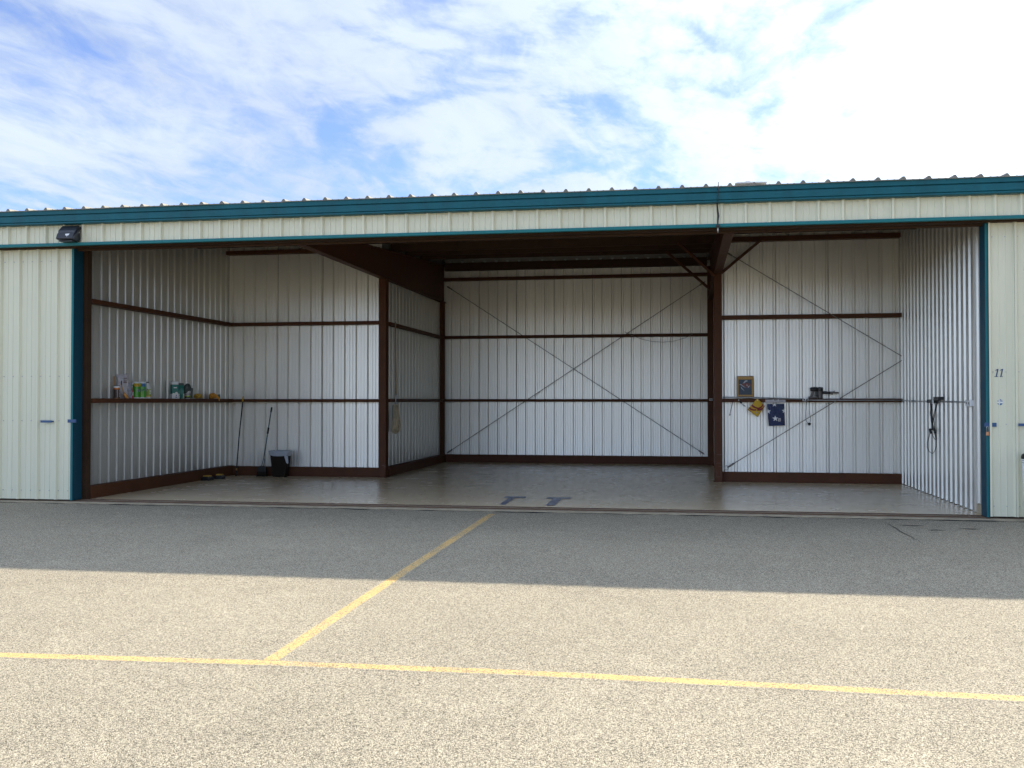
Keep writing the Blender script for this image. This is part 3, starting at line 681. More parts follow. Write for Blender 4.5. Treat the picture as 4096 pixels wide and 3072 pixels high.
# the painted 11 (slanted, with serifs)
def numeral_one(x, z, h, y):
    sl_ = 0.22; w_ = 0.014; mb = MB()
    P = lambda u, q: (x + u + sl_ * q, z + q)
    mb.prism([P(-w_ / 2, 0), P(w_ / 2, 0), P(w_ / 2, h), P(-w_ / 2, h)], 'y', y - 0.0025, y)
    mb.prism([P(-0.024, 0.0), P(0.026, 0.0), P(0.026, 0.006), P(-0.024, 0.006)], 'y', y - 0.0027, y)
    mb.prism([P(-0.030, h - 0.024), P(-w_ / 2, h - 0.016), P(-w_ / 2, h), P(-0.026, h - 0.016)], 'y', y - 0.0029, y)
    return mb
for x in (4.085, 4.142):
    numeral_one(x, 1.865, 0.105, YD - 0.002).build('numeral', M['navy'], rd)
mb = MB(); n_ = 20
def disc(mb, x, z, rx, rz, y, mi=0):
    mb.add([(x + rx * math.cos(2 * math.pi * k / n_), y, z + rz * math.sin(2 * math.pi * k / n_)) for k in range(n_)], [tuple(range(n_))], mi)
mb.prism([(4.130 + 0.034 * math.cos(a), 1.53 + 0.040 * math.sin(a)) for a in [2 * math.pi * k / 20 for k in range(20)]], 'y', YD - 0.0035, YD - 0.0015, 1)
mb.box(4.094, 4.166, YD - 0.0048, YD - 0.0036, 1.517, 1.540, 0); mb.box(4.104, 4.156, YD - 0.0048, YD - 0.0036, 1.552, 1.558, 0)
mb.build('sticker', [M['white'], M['bluepr']], rd)
# padlock hanging from the right hasp
mb = MB(); mb.box(3.945, 3.978, YD - 0.045, YD - 0.027, 1.092, 1.142, 0)
mb.tube([(3.951, YD - 0.036, 1.14), (3.951, YD - 0.036, 1.20), (3.956, YD - 0.036, 1.213), (3.967, YD - 0.036, 1.213), (3.972, YD - 0.036, 1.20), (3.972, YD - 0.036, 1.14)], 0.0045, 8, 1)
tag(mb.build('padlock', [M['brass'], M['galv']], None, bevel=0.0), 'small brass padlock hanging from the blue hasp of the door marked 11', 'padlock')

# ------------------------------------------------------------------ fixtures outside
# wall lamp: hooded wall pack with a slanted front
wp = thing('wall_lamp', 'black hooded wall lamp mounted above the left sliding door', 'lamp', (-9.15, YH, 4.0))
def wedge(x0, x1, mi_top=0):
    mb = MB()
    y = YH - 0.012
    prof = [(y, 3.985), (y, 4.205), (y - 0.045, 4.212), (y - 0.145, 4.125), (y - 0.150, 4.085), (y - 0.168, 4.080), (y - 0.205, 4.000), (y - 0.19, 3.985), (y - 0.06, 3.968)]
    mb.prism(prof, 'x', x0, x1); return mb
wedge(-9.31, -9.03).build('housing', M['housing'], wp, bevel=0.008)
mb = MB(); mb.prism([(YH - 0.04, 4.175), (YH - 0.10, 4.125), (YH - 0.085, 4.09), (YH - 0.045, 4.10)], 'x', -9.029, -9.024); mb.build('lens', M['lensgl'], wp)
mb = MB(); mb.prism([(YH - 0.03, 4.20), (YH - 0.20, 4.02), (YH - 0.215, 3.985), (YH - 0.19, 3.975), (YH - 0.02, 4.17)], 'x', -9.032, -9.012); mb.build('side_visor', M['housing'], wp)
mb = MB(); mb.box(-9.28, -9.06, YH - 0.18, YH - 0.04, 3.955, 3.967); mb.build('bottom_lens', M['black'], wp)
mb = MB(); mb.prism([(-9.17, 4.068), (-9.10, 4.072), (-9.105, 4.045), (-9.125, 4.038), (-9.13, 4.01), (-9.137, 4.035), (-9.165, 4.045)], 'y', YH - 0.2172, YH - 0.205)
# bird dropping follows the sloping face of the hood
def on_face(z): return YH - 0.012 - 0.168 - (4.080 - z) / 0.08 * 0.037
mb = MB(); pl = [(-9.17, 4.068), (-9.10, 4.072), (-9.105, 4.045), (-9.125, 4.038), (-9.13, 4.01), (-9.137, 4.035), (-9.165, 4.045)]
mb.add([(x, on_face(z) - 0.0022, z) for x, z in pl], [tuple(range(len(pl)))]); mb.build('bird_dropping', M['white'], wp)
# cable over the eave with a pale tip
cb = thing('antenna_cable', 'twisted black cable dangling over the eave with a silver tip', 'cable', (0.48, 13.70, 4.4))
def wob(x, z, y, a=0.006): return (x + random.uniform(-a, a), y, z)
pts = [(0.487, 13.69, 4.49), (0.482, 13.66, 4.44), (0.478, 13.695, 4.36), (0.474, 13.70, 4.30), (0.472, 13.70, 4.24), (0.468, 13.76, 4.20), (0.476, 13.80, 4.12), (0.484, 13.80, 4.06), (0.478, 13.80, 4.0), (0.476, 13.79, 3.93), (0.475, 13.79, 3.90)]
mb = MB(); mb.tube(pts, [0.006, 0.007, 0.006, 0.007, 0.007, 0.010, 0.013, 0.015, 0.012, 0.010, 0.02], 8); mb.build('wire', M['black'], cb)
mb = MB(); mb.box(0.45, 0.505, 13.775, 13.81, 3.905, 3.93); mb.build('clip', M['black'], cb)
mb = MB(); mb.tube([(0.478, 13.79, 3.902), (0.478, 13.79, 3.83)], 0.009, 8); mb.build('sensor_tip', M['galv'], cb)
# low vent on the roof
rv = thing('roof_vent', 'low flat pale vent lid standing just above the roof edge', 'roof vent', (1.0, 15.0, 4.53))
mb = MB(); mb.prism([(0.77, 4.742), (0.80, 4.752), (0.90, 4.753), (0.93, 4.762), (0.97, 4.762), (1.0, 4.752), (1.22, 4.745), (1.22, 4.734), (0.77, 4.736)], 'y', 14.95, 15.35); mb.build('lid', mat('vent_paint', (0.70, 0.69, 0.68), 0.5, var=0.1), rv)
mb = MB(); mb.box(0.95, 1.15, 15.05, 15.25, 4.53, 4.734); mb.build('duct', M['galv'], rv)
# capped white can at the frame's right edge
ap = thing('tapered_bin', 'slim white tapered bin with a black domed lid against the right door', 'bin', (4.43, 13.9, 0))
mb = MB(); mb.lathe((4.432, 13.92, 0), [(0.068, 0.0), (0.070, 0.02), (0.080, 0.46), (0.094, 0.80)], 24); mb.build('bin_body', M['white'], ap)
mb = MB(); mb.lathe((4.432, 13.92, 0), [(0.0955, 0.795), (0.102, 0.80), (0.102, 0.825), (0.09, 0.855), (0.05, 0.875), (0.0, 0.88)], 24); mb.build('lid', M['black'], ap)
for z in (0.745, 0.772):
    mb = MB(); mb.lathe((4.432, 13.92, 0), [(0.0925, z), (0.097, z + 0.005), (0.0945, z + 0.010)], 24); mb.build('ring', M['galv'], ap)

# ------------------------------------------------------------------ text helper
def text(name, body, size, loc, rot, material, parent=None, shear=0.0, ext=0.0008, align='CENTER'):
    cu = bpy.data.curves.new(name, 'FONT'); cu.body = body; cu.size = size; cu.extrude = ext; cu.shear = shear; cu.align_x = align; cu.align_y = 'CENTER'
    cu.materials.append(material)
    o = bpy.data.objects.new(name + '_tmp', cu); COL.objects.link(o)
    bpy.context.view_layer.update()
    me = bpy.data.meshes.new_from_object(o.evaluated_get(bpy.context.evaluated_depsgraph_get()))
    bpy.data.objects.remove(o, do_unlink=True); bpy.data.curves.remove(cu)
    me.transform(Matrix.Translation(Vector(loc)) @ rot.to_4x4())
    me.name = name
    q = bpy.data.objects.new(name, me); COL.objects.link(q)
    if not me.materials: me.materials.append(material)
    if parent is not None: q.parent = parent; q.matrix_parent_inverse = Matrix.Translation(-world_loc(parent))
    return q
def face_rot(nx, ny):
    """Rotation that stands text upright, facing horizontally along (nx, ny)."""
    n = Vector((nx, ny, 0)).normalized(); r = Vector((-n.y, n.x, 0)); u = Vector((0, 0, 1))
    return Matrix((r, u, n)).transposed()

# ------------------------------------------------------------------ things on the left wall ledge (top of the girt at z = 1.588)
ZS = 1.589; XS = -9.285
# every pack is built facing the doorway direction (mostly +X, a little -Y)
FN = Vector((0.80, -0.60, 0)).normalized(); FR = Vector((-FN.y, FN.x, 0))     # normal, and rightwards as seen from the front
def loc2(c, r, n_, z): return (c[0] + FR.x * r + FN.x * n_, c[1] + FR.y * r + FN.y * n_, z)
def soft_pack(c, w_, d_, h_, mi_f, seg_w=8, seg_h=10, pinch=0.55, crumple=0.004, seed=1):
    """A filled bag standing on its base: rounded belly, top pinched flat. mi_f(u, v) gives the material index."""
    rnd = random.Random(seed); mb = MB()
    ring = 2 * seg_w; vs = []; 
    for j in range(seg_h + 1):
        v_ = j / seg_h; th = d_ / 2 * (math.sin(math.pi * min(1, 0.18 + v_ * 0.82)) ** 0.6 if v_ < 1 else 0.05)
        th = max(th, 0.006); ww = w_ / 2 * (1 - 0.10 * math.sin(math.pi * v_) * (1 - pinch))
        for k in range(ring):
            a = 2 * math.pi * k / ring; cx = math.cos(a); sn = math.sin(a)
            r = ww * math.copysign(abs(cx) ** 0.6, cx) + rnd.uniform(-crumple, crumple); q = th * math.copysign(abs(sn) ** 0.7, sn) + rnd.uniform(-crumple, crumple)
            zz_ = c[2] + h_ * v_ + (rnd.uniform(-crumple, crumple) * 2 if j else 0)
            vs.append(loc2(c, r, q, zz_))
    for j in range(seg_h):
        for k in range(ring):
            u = math.cos(2 * math.pi * (k + 0.5) / ring); 
            mb.add([vs[j * ring + k], vs[j * ring + (k + 1) % ring], vs[(j + 1) * ring + (k + 1) % ring], vs[(j + 1) * ring + k]], [(0, 1, 2, 3)], mi_f(u, (j + 0.5) / seg_h), True)
    mb.add(vs[:ring], [tuple(range(ring - 1, -1, -1))], mi_f(0, 0)); mb.add(vs[-ring:], [tuple(range(ring))], mi_f(0, 1))
    return mb
def label_card(c, r0, r1, z0, z1, off, material, name, parent, th=0.0012):
    mb = MB(); p = [loc2(c, r, n_, z) for n_ in (off, off + th) for r, z in ((r0, z0), (r1, z0), (r1, z1), (r0, z1))]
    mb.add(p, [(0, 1, 2, 3), (4, 7, 6, 5), (0, 4, 5, 1), (1, 5, 6, 2), (2, 6, 7, 3), (3, 7, 4, 0)]); return mb.build(name, material, parent)
FROT = face_rot(FN.x, FN.y)
# dark canister
c = (XS, 15.30, ZS); t_ = thing('canister', 'dark brown canister with white and orange bands, at the door end of the shelf', 'canister', c)
mb = MB(); mb.lathe(c, [(0.050, 0), (0.052, 0.006), (0.052, 0.150), (0.052, 0.178), (0.052, 0.204), (0.050, 0.206), (0.050, 0.214), (0.0, 0.216)], 24, [1, 0, 2, 3, 4, 4, 4]); mb.build('can_body', [M['brownpr'], M['wood'], M['orangepr'], M['white'], M['black']], t_)
for z in (0.03, 0.055, 0.08, 0.105, 0.13): label_card(c, 0.004, 0.036, ZS + z, ZS + z + 0.008, 0.047, M['bag'], 'print', t_)
label_card(c, -0.012, -0.006, ZS + 0.015, ZS + 0.14, 0.0515, M['bag'], 'print', t_)
# wooden stick behind
mb = MB(); mb.bar((XL + 0.02, 15.345, 1.96), (XL + 0.055, 15.33, ZS + 0.002), 0.02, 0.006)
tag(mb.build('wooden_stick', M['wood']), 'thin orange wooden stick leaning on the wall behind the dark canister', 'stick')
# tall pale bag
c = (XS - 0.03, 15.53, ZS); t_ = thing('paper_bag', 'tall pale crumpled bag with faint brown print, tallest item on the shelf', 'bag', c)
soft_pack(c, 0.205, 0.085, 0.405, lambda u, v_: 0, crumple=0.006, seed=4).build('bag_body', M['bag'], t_)
for i, (r0, r1, z, h_) in enumerate(((0.0, 0.055, 0.335, 0.012), (-0.005, 0.055, 0.305, 0.006), (-0.005, 0.06, 0.285, 0.006), (-0.005, 0.06, 0.262, 0.014))):
    label_card(c, r0, r1, ZS + z, ZS + z + h_, 0.044, M['chalk'], 'print', t_)
label_card(c, -0.045, -0.028, ZS + 0.22, ZS + 0.30, 0.046, M['brownpr'], 'print', t_)
# paint brush leaning
t_ = thing('hand_brush', 'wooden hand brush with orange bristles leaning against the pale bag', 'brush', (-9.22, 15.45, ZS))
mb = MB(); mb.tube([(-9.27, 15.39, 1.835), (-9.245, 15.40, 1.77), (-9.235, 15.415, 1.71), (-9.23, 15.435, 1.67)], [0.006, 0.009, 0.011, 0.014], 8); mb.build('handle', M['wood'], t_)
mb = MB(); mb.tube([(-9.23, 15.433, 1.675), (-9.222, 15.46, 1.64), (-9.212, 15.50, 1.592)], [0.016, 0.028, 0.026], 8); mb.build('bristles', M['bristle'], t_)
# grey bag in front
c = (XS + 0.035, 15.60, ZS); t_ = thing('grey_pouch', 'crumpled grey plastic pouch in front of the tall pale bag', 'pouch', c)
soft_pack(c, 0.125, 0.06, 0.262, lambda u, v_: 1 if (v_ > 0.55 and u < -0.1) else 0, crumple=0.007, seed=8).build('bag_body', [M['greybag'], M['bag']], t_)
# spray bottle
c = (XS + 0.02, 15.725, ZS); t_ = thing('spray_bottle', 'small spray bottle with red label and white trigger beside the green rolls', 'spray bottle', c)
mb = MB(); mb.lathe(c, [(0.032, 0), (0.034, 0.02), (0.034, 0.05), (0.034, 0.11), (0.030, 0.135), (0.014, 0.165), (0.012, 0.19)], 18, [1, 1, 2, 1, 0, 0]); mb.build('bottle', [M['orangepr'], M['red'], M['bag']], t_)
mb = MB(); mb.lathe((c[0], c[1], c[2]), [(0.014, 0.19), (0.014, 0.21), (0.010, 0.22), (0.010, 0.235)], 12)
p0 = loc2(c, 0.028, 0, ZS + 0.252); p1 = loc2(c, -0.034, 0, ZS + 0.252); mb.bar(p0, p1, 0.018, 0.026); mb.bar(loc2(c, -0.018, 0, ZS + 0.24), loc2(c, -0.030, 0, ZS + 0.195), 0.008, 0.008); mb.build('trigger_head', M['white'], t_)
# paper towel pack: two wrapped rolls
c = (XS + 0.01, 15.97, ZS); t_ = thing('towel_pack', 'green wrapped pack of two paper towel rolls with a yellow banner', 'paper towels', c)
for s_, nm in ((-0.052, 'roll'), (0.062, 'roll')):
    q = loc2(c, s_, -0.012 if s_ > 0 else 0.006, 0)
    mb = MB(); mb.lathe((q[0], q[1], ZS), [(0.060, 0), (0.066, 0.008), (0.069, 0.02), (0.0695, 0.15), (0.069, 0.262), (0.066, 0.276), (0.060, 0.288)], 28, [1, 1, 0, 0, 1, 1]); mb.build(nm, [M['green'], M['white']], t_)
label_card(c, -0.108, -0.004, ZS + 0.208, ZS + 0.258, 0.078, M['yellow'], 'banner', t_)
label_card(c, 0.022, 0.085, ZS + 0.205, ZS + 0.262, 0.064, M['bluepr'], 'print', t_)
text('lettering', '8 7 $3', 0.034, loc2(c, -0.055, 0.0802, ZS + 0.232), FROT, M['brownpr'], t_)
text('lettering', 'Bounty', 0.074, loc2(c, 0.030, 0.0790, ZS + 0.150), Matrix.Rotation(R(10), 3, FN) @ FROT, M['white'], t_, 0.2, 0.001)
text('lettering', 'Bounty', 0.070, loc2(c, 0.030, 0.0808, ZS + 0.150), Matrix.Rotation(R(10), 3, FN) @ FROT, M['navy'], t_, 0.2, 0.001)
label_card(c, 0.005, 0.025, ZS + 0.05, ZS + 0.12, 0.0775, M['lime'], 'print', t_)
# white-shouldered jug
c = (XS + 0.005, 16.265, ZS); t_ = thing('cleaner_jug', 'white jug with a sloping top and lime green label beside the green rolls', 'jug', c)
mb = MB(); mb.lathe(c, [(0.058, 0), (0.060, 0.01), (0.060, 0.032), (0.060, 0.05), (0.060, 0.165), (0.060, 0.172), (0.034, 0.262), (0.024, 0.275), (0.024, 0.292), (0.0, 0.294)], 22, [0, 0, 2, 1, 0, 0, 0, 3, 3]); mb.build('jug_body', [M['white'], M['lime'], M['yellow'], M['black']], t_)
label_card(c, 0.012, 0.032, ZS + 0.075, ZS + 0.10, 0.0565, M['white'], 'print', t_); label_card(c, 0.010, 0.034, ZS + 0.11, ZS + 0.15, 0.0565, M['white'], 'print', t_)
# teal packs
c = (XS, 17.22, ZS); t_ = thing('teal_carton', 'teal and white carton with a white top panel on the shelf', 'carton', c)
mb = MB()
for z0, z1, mi in ((0, 0.09, 1), (0.09, 0.262, 0), (0.262, 0.318, 1), (0.318, 0.322, 2)):
    p = [loc2(c, r, n_, ZS + z) for z in (z0, z1) for r, n_ in ((-0.062, -0.035), (0.062, -0.035), (0.062, 0.035), (-0.062, 0.035))]
    mb.add(p, [(0, 3, 2, 1), (4, 5, 6, 7), (0, 1, 5, 4), (1, 2, 6, 5), (2, 3, 7, 6), (3, 0, 4, 7)], mi)
mb.build('carton_body', [M['tealpack'], M['white'], M['black']], t_)
for r, w_, z in ((-0.03, 0.045, 0.105), (0.022, 0.06, 0.125)):
    mb = MB(); pl = [loc2(c, r + w_ / 2 * math.cos(a), 0.0362, ZS + 0.088 + (z - 0.088) * math.sin(a)) for a in [math.pi * k / 10 for k in range(11)]]; mb.add(pl, [tuple(range(11))]); mb.build('print', M['white'], t_)
label_card(c, -0.03, 0.03, ZS + 0.195, ZS + 0.212, 0.0356, M['white'], 'print', t_); label_card(c, 0.012, 0.03, ZS + 0.05, ZS + 0.07, 0.0370, M['navy'], 'print', t_); label_card(c, 0.0, 0.04, ZS + 0.02, ZS + 0.034, 0.0370, M['navy'], 'print', t_)
c = (XS, 17.455, ZS); t_ = thing('teal_pouch', 'slumped teal pouch with pale base, between the carton and the covered jar', 'pouch', c)
soft_pack(c, 0.125, 0.07, 0.285, lambda u, v_: 1 if v_ < 0.28 and abs(u) > 0.2 else (2 if v_ > 0.88 else 0), crumple=0.005, seed=12).build('bag_body', [M['tealpack'], M['white'], M['greyrag']], t_)
# jar under a rag
c = (XS + 0.01, 17.70, ZS); t_ = thing('jar', 'small jar with a striped label beneath the dark grey rag', 'jar', c)
mb = MB(); mb.lathe(c, [(0.052, 0), (0.054, 0.01), (0.054, 0.03), (0.054, 0.062), (0.054, 0.075), (0.054, 0.088), (0.054, 0.10), (0.054, 0.112), (0.054, 0.14), (0.04, 0.15)], 22, [0, 1, 2, 0, 3, 0, 3, 0, 3]); mb.build('jar_body', [M['white'], M['black'], M['lime'], M['brownpr']], t_)
def blob(name, c, rx, ry, rz, material, label, cat, seed, zmin=None, amp=0.25, droop=None):
    rnd = random.Random(seed); bm = bmesh.new(); bmesh.ops.create_icosphere(bm, subdivisions=3, radius=1)
    ph = [(Vector((rnd.uniform(-1, 1), rnd.uniform(-1, 1), rnd.uniform(-1, 1))).normalized(), rnd.uniform(2.2, 5.5), rnd.uniform(0, 6)) for _ in range(9)]
    for v_ in bm.verts:
        d = v_.co.normalized(); k = 1 + amp * sum(math.sin(f * d.dot(a) + p) for a, f, p in ph) / 4.5
        x, y, z = d.x * rx * k, d.y * ry * k, d.z * rz * k
        v_.co = Vector(c) + Vector((x, y, z))
        if zmin is not None and v_.co.z < zmin: v_.co.z = zmin + 0.15 * (v_.co.z - zmin) * 0
        if droop: droop(v_)
    me = bpy.data.meshes.new(name); bm.to_mesh(me); bm.free(); me.materials.append(material)
    for p in me.polygons: p.use_smooth = True
    o = bpy.data.objects.new(name, me); COL.objects.link(o); return tag(o, label, cat)
blob('grey_rag', (XS + 0.005, 17.69, ZS + 0.20), 0.062, 0.125, 0.085, M['greyrag'], 'dark grey rag draped over the small jar on the shelf', 'rag', 3, amp=0.3)
mb = MB()
for q in ((-0.085, 0.005), (0.085, -0.01)):
    a = loc2((XS, 17.70, 0), q[0], 0.01, ZS + 0.20); b2 = loc2((XS, 17.70, 0), q[0] * 1.02, 0.015, ZS + 0.012)
    mb.tube([a, ((a[0] + b2[0]) / 2, (a[1] + b2[1]) / 2 + q[1], (a[2] + b2[2]) / 2), b2], [0.03, 0.026, 0.014], 8)
o = mb.build('rag_fold', M['greyrag'], bpy.data.objects['grey_rag'])
def glove(name, c, L_, H_, material, label, seed, hang_=False):
    """A crumpled work glove: a lumpy palm, a cuff and separate curled fingers."""
    rnd = random.Random(seed)
    o = blob(name, (c[0], c[1], c[2] + H_ * 0.42), 0.05, L_ * 0.30, H_ * 0.46, material, label, 'glove', seed, zmin=c[2] + 0.001, amp=0.35)
    for i in range(4):
        y = c[1] + L_ * (-0.32 + 0.2 * i) + rnd.uniform(-0.01, 0.01); x = c[0] + 0.03
        h0 = H_ * rnd.uniform(0.55, 0.95)
        mb = MB(); mb.tube([(x - 0.035, y - 0.01, c[2] + h0 * 0.7), (x, y, c[2] + h0), (x + 0.028, y + 0.012, c[2] + h0 * 0.62), (x + 0.034, y + 0.02, c[2] + 0.014)], [0.016, 0.018, 0.016, 0.010], 8)
        mb.build('finger', material, o)
    if hang_:
        mb = MB(); mb.tube([(c[0], c[1] + L_ * 0.18, c[2] + H_ * 0.75), (c[0] + 0.05, c[1] + L_ * 0.30, c[2] + H_ * 0.55), (c[0] + 0.085, c[1] + L_ * 0.38, c[2] + 0.005), (c[0] + 0.092, c[1] + L_ * 0.40, c[2] - 0.045)], [0.026, 0.028, 0.026, 0.014], 10)
        mb.build('cuff', material, o)
    else:
        mb = MB(); mb.lathe((c[0] + 0.01, c[1] + 0.02, c[2] + H_ * 0.62), [(0.030, 0), (0.036, 0.02), (0.030, 0.035), (0.018, 0.02)], 14); mb.build('cuff', material, o)
    return o
glove('work_glove', (XS, 18.09, ZS), 0.26, 0.10, M['tan'], 'yellowish tan work glove lying alone past the covered jar', 21)
glove('work_glove', (XS, 18.72, ZS), 0.30, 0.115, M['orange'], 'orange leather work glove with one end drooping over the shelf edge', 5, True)
for n_ in ('work_glove', 'work_glove.001'):
    if n_ in bpy.data.objects: bpy.data.objects[n_]['group'] = 'work gloves on the shelf'
blob('teal_scrap', (XS - 0.01, 19.0, ZS + 0.045), 0.03, 0.085, 0.042, M['tealpack'], 'small dark teal scrap of cloth past the orange glove', 'cloth', 9, zmin=ZS + 0.001, amp=0.45)
# small debris lying on the girt
mb = MB()
for i in range(5):
    y = 16.45 + 0.13 * i; mb.box(XS + 0.02, XS + 0.06, y, y + 0.07, ZS + 0.0002, ZS + 0.006)
tag(mb.build('paint_flakes', M['bag']), 'scattered pale flakes on the shelf between the jug and the teal carton', 'flakes', kind='stuff')

# ------------------------------------------------------------------ things on the floor at the left
t_ = thing('extension_pole', 'long dark blue pole with a yellow tip standing by the left corner', 'pole', (-9.03, 19.44, 0))
mb = MB(); mb.tube([(-9.06, 19.38, 0.16), (-9.02, 19.40, 0.8), (-8.965, 19.45, 1.535)], 0.0125, 10); mb.build('shaft', mat('dark_blue_shaft', (0.010, 0.014, 0.035), 0.35), t_)
mb = MB(); mb.tube([(-8.967, 19.448, 1.533), (-8.962, 19.453, 1.60), (-8.958, 19.457, 1.645)], [0.016, 0.015, 0.008], 10); mb.build('tip', M['yellow'], t_)
mb = MB(); mb.tube([(-9.0605, 19.379, 0.158), (-9.063, 19.377, 0.115)], 0.015, 10); mb.build('end_plug', M['wood'], t_)
mb = MB(); mb.tube([(-9.063, 19.376, 0.114), (-9.07, 19.37, 0.0)], 0.013, 10); mb.build('foot', M['black'], t_)
t_ = thing('floor_squeegee', 'grey handled broom with black grips leaning on the rear wall by the bin', 'broom', (-8.5, 19.40, 0))
def along(t0): a = Vector((-8.505, 19.36, 0.10)); b_ = Vector((-8.352, 19.50, 1.42)); return a + (b_ - a) * t0
mb = MB(); mb.tube([along(0.22), along(0.93)], 0.0115, 10); mb.build('shaft', M['handlegrey'], t_)
mb = MB(); mb.tube([along(0.92), along(0.99), along(1.0)], [0.017, 0.018, 0.010], 10); mb.build('grip', M['black'], t_)
mb = MB(); mb.tube([along(0.585), along(0.68)], 0.019, 10); mb.build('grip', M['black'], t_)
mb = MB()
for s_ in (-0.022, 0.022):
    p = along(0.22); q = along(0.07); mb.tube([p, p + Vector((s_ * 0.7, 0, -0.06)), q + Vector((s_, 0, 0))], 0.009, 8)
mb.build('fork', M['handlegrey'], t_)
mb = MB(); mb.prism([(-8.60, 0.10), (-8.585, 0.185), (-8.54, 0.215), (-8.46, 0.215), (-8.415, 0.19), (-8.40, 0.10)], 'y', 19.33, 19.39); mb.build('head', M['black'], t_)
mb = MB(); mb.prism([(-8.615, 0.002), (-8.60, 0.10), (-8.40, 0.10), (-8.385, 0.002)], 'y', 19.34, 19.38); mb.build('bristles', M['canbrown'], t_)
# waste bin with a liner
t_ = thing('waste_bin', 'dark brown waste bin with a pale liner folded over its rim', 'waste bin', (-8.07, 19.36, 0))
cx, cy = -8.085, 19.33
def frustum(mb, w0, w1, d0, d1, z0, z1, mi=0, caps=True, dz=None):
    vs = [(cx + sx * w / 2, cy + sy * d / 2, z) for (w, d, z) in ((w0, d0, z0), (w1, d1, z1)) for sx, sy in ((-1, -1), (1, -1), (1, 1), (-1, 1))]
    fs = [(0, 1, 5, 4), (1, 2, 6, 5), (2, 3, 7, 6), (3, 0, 4, 7)]
    if caps: fs += [(3, 2, 1, 0), (4, 5, 6, 7)]
    return mb.add(vs, fs, mi)
mb = MB(); frustum(mb, 0.275, 0.37, 0.20, 0.265, 0.001, 0.52); mb.build('bin_body', M['canbrown'], t_, bevel=0.02)
mb = MB(); vs = []; n_ = 40; rnd = random.Random(2)
for j, (g_, z) in enumerate(((0.016, 0.435), (0.020, 0.46), (0.026, 0.50), (0.032, 0.533), (0.01, 0.535), (-0.03, 0.45))):
    for k in range(n_):
        a = 2 * math.pi * k / n_; ca_, sa_ = math.cos(a), math.sin(a)
        w_ = 0.37 / 2 + g_; d_ = 0.265 / 2 + g_; e = 0.35
        vs.append((cx + w_ * math.copysign(abs(ca_) ** e, ca_) + rnd.uniform(-.004, .004), cy + d_ * math.copysign(abs(sa_) ** e, sa_) + rnd.uniform(-.004, .004), z + (rnd.uniform(-0.012, 0.012) if j < 1 else rnd.uniform(-0.004, 0.004))))
mb.add(vs, [(j * n_ + k, j * n_ + (k + 1) % n_, (j + 1) * n_ + (k + 1) % n_, (j + 1) * n_ + k) for j in range(5) for k in range(n_)], 0, True)
mb.build('bin_liner', M['liner_bag'], t_)
mb = MB(); mb.prism([(cx + 0.145, 0.43), (cx + 0.225, 0.44), (cx + 0.235, 0.29), (cx + 0.215, 0.275), (cx + 0.19, 0.30)], 'y', cy - 0.165, cy - 0.160); mb.build('liner_flap', M['liner_bag'], t_)
# wheel chocks in the corner
for i, (x, y, a, lab) in enumerate(((-9.06, 18.62, 8, 'black wheel chock with a tan top, nearer the bin'), (-9.10, 18.30, -6, 'black wheel chock with a tan top, hard by the left wall'))):
    if i == 1: x, y = -9.135, 18.25
    t_ = thing('wheel_chock', lab, 'wheel chock', (x, y, 0), 'wheel chocks in the left corner')
    xf = Matrix.Translation((x, y, 0)) @ Matrix.Rotation(R(a), 4, 'Z')
    mb = MB(); pl = [(-0.085, 0.001), (0.085, 0.001), (0.08, 0.05), (0.055, 0.075), (-0.055, 0.075), (-0.085, 0.04)]
    mb.prism(pl, 'y', -0.09, 0.09); mb.v = [tuple(xf @ Vector(p)) for p in mb.v]; mb.build('block', M['black'], t_, bevel=0.006)
    mb = MB(); mb.prism([(-0.06, 0.0752), (0.056, 0.0752), (0.05, 0.092), (-0.055, 0.098)], 'y', -0.065, 0.065); mb.v = [tuple(xf @ Vector(p)) for p in mb.v]; mb.build('tread', M['tan'], t_)

# ------------------------------------------------------------------ mop on the partition wall
t_ = thing('string_mop', 'cotton string mop hanging head down on the partition wall', 'mop', (FA + 0.09, 20.12, 1.4))
xm = FA + 0.085
mb = MB(); mb.tube([(xm, 20.10, 3.20), (xm - 0.003, 20.13, 2.4), (xm, 20.145, 1.64)], 0.0135, 10); mb.build('shaft', M['wood'], t_)
mb = MB(); mb.tube([(xm, 20.145, 1.70), (xm, 20.145, 1.645), (xm, 20.13, 1.57), (xm, 20.11, 1.47)], [0.016, 0.016, 0.010, 0.014], 10); mb.build('ferrule', M['galv'], t_)
mb = MB(); mb.bar((xm, 20.0, 1.455), (xm, 20.26, 1.455), 0.03, 0.03); mb.build('clamp', M['galv'], t_)
rnd = random.Random(7); mb = MB()
for i in range(64):
    y0 = 19.98 + 0.30 * rnd.random(); x0 = xm + rnd.uniform(-0.015, 0.03); y1 = 20.13 + (y0 - 20.13) * 1.7 + rnd.uniform(-0.06, 0.06)
    zb_ = 0.92 + rnd.uniform(-0.06, 0.16)
    mb.tube([(x0, y0, 1.47), (x0 + 0.012, y0 * 0.6 + y1 * 0.4, 1.25), (x0 + rnd.uniform(0.0, 0.03), y1, zb_ + 0.12), (x0 + rnd.uniform(-0.005, 0.02), y1 + rnd.uniform(-0.02, 0.02), zb_)], 0.009, 5)
o = mb.build('strands', M['mop'], t_); o['kind'] = 'stuff'
mb = MB(); mb.tube([(FA + 0.05, 20.10, 3.215), (xm + 0.005, 20.10, 3.215), (xm + 0.02, 20.10, 3.235)], 0.006, 6); mb.build('hook', M['galv'], t_)

# ------------------------------------------------------------------ things on the right wing wall
YF = 19.50      # face of the girt
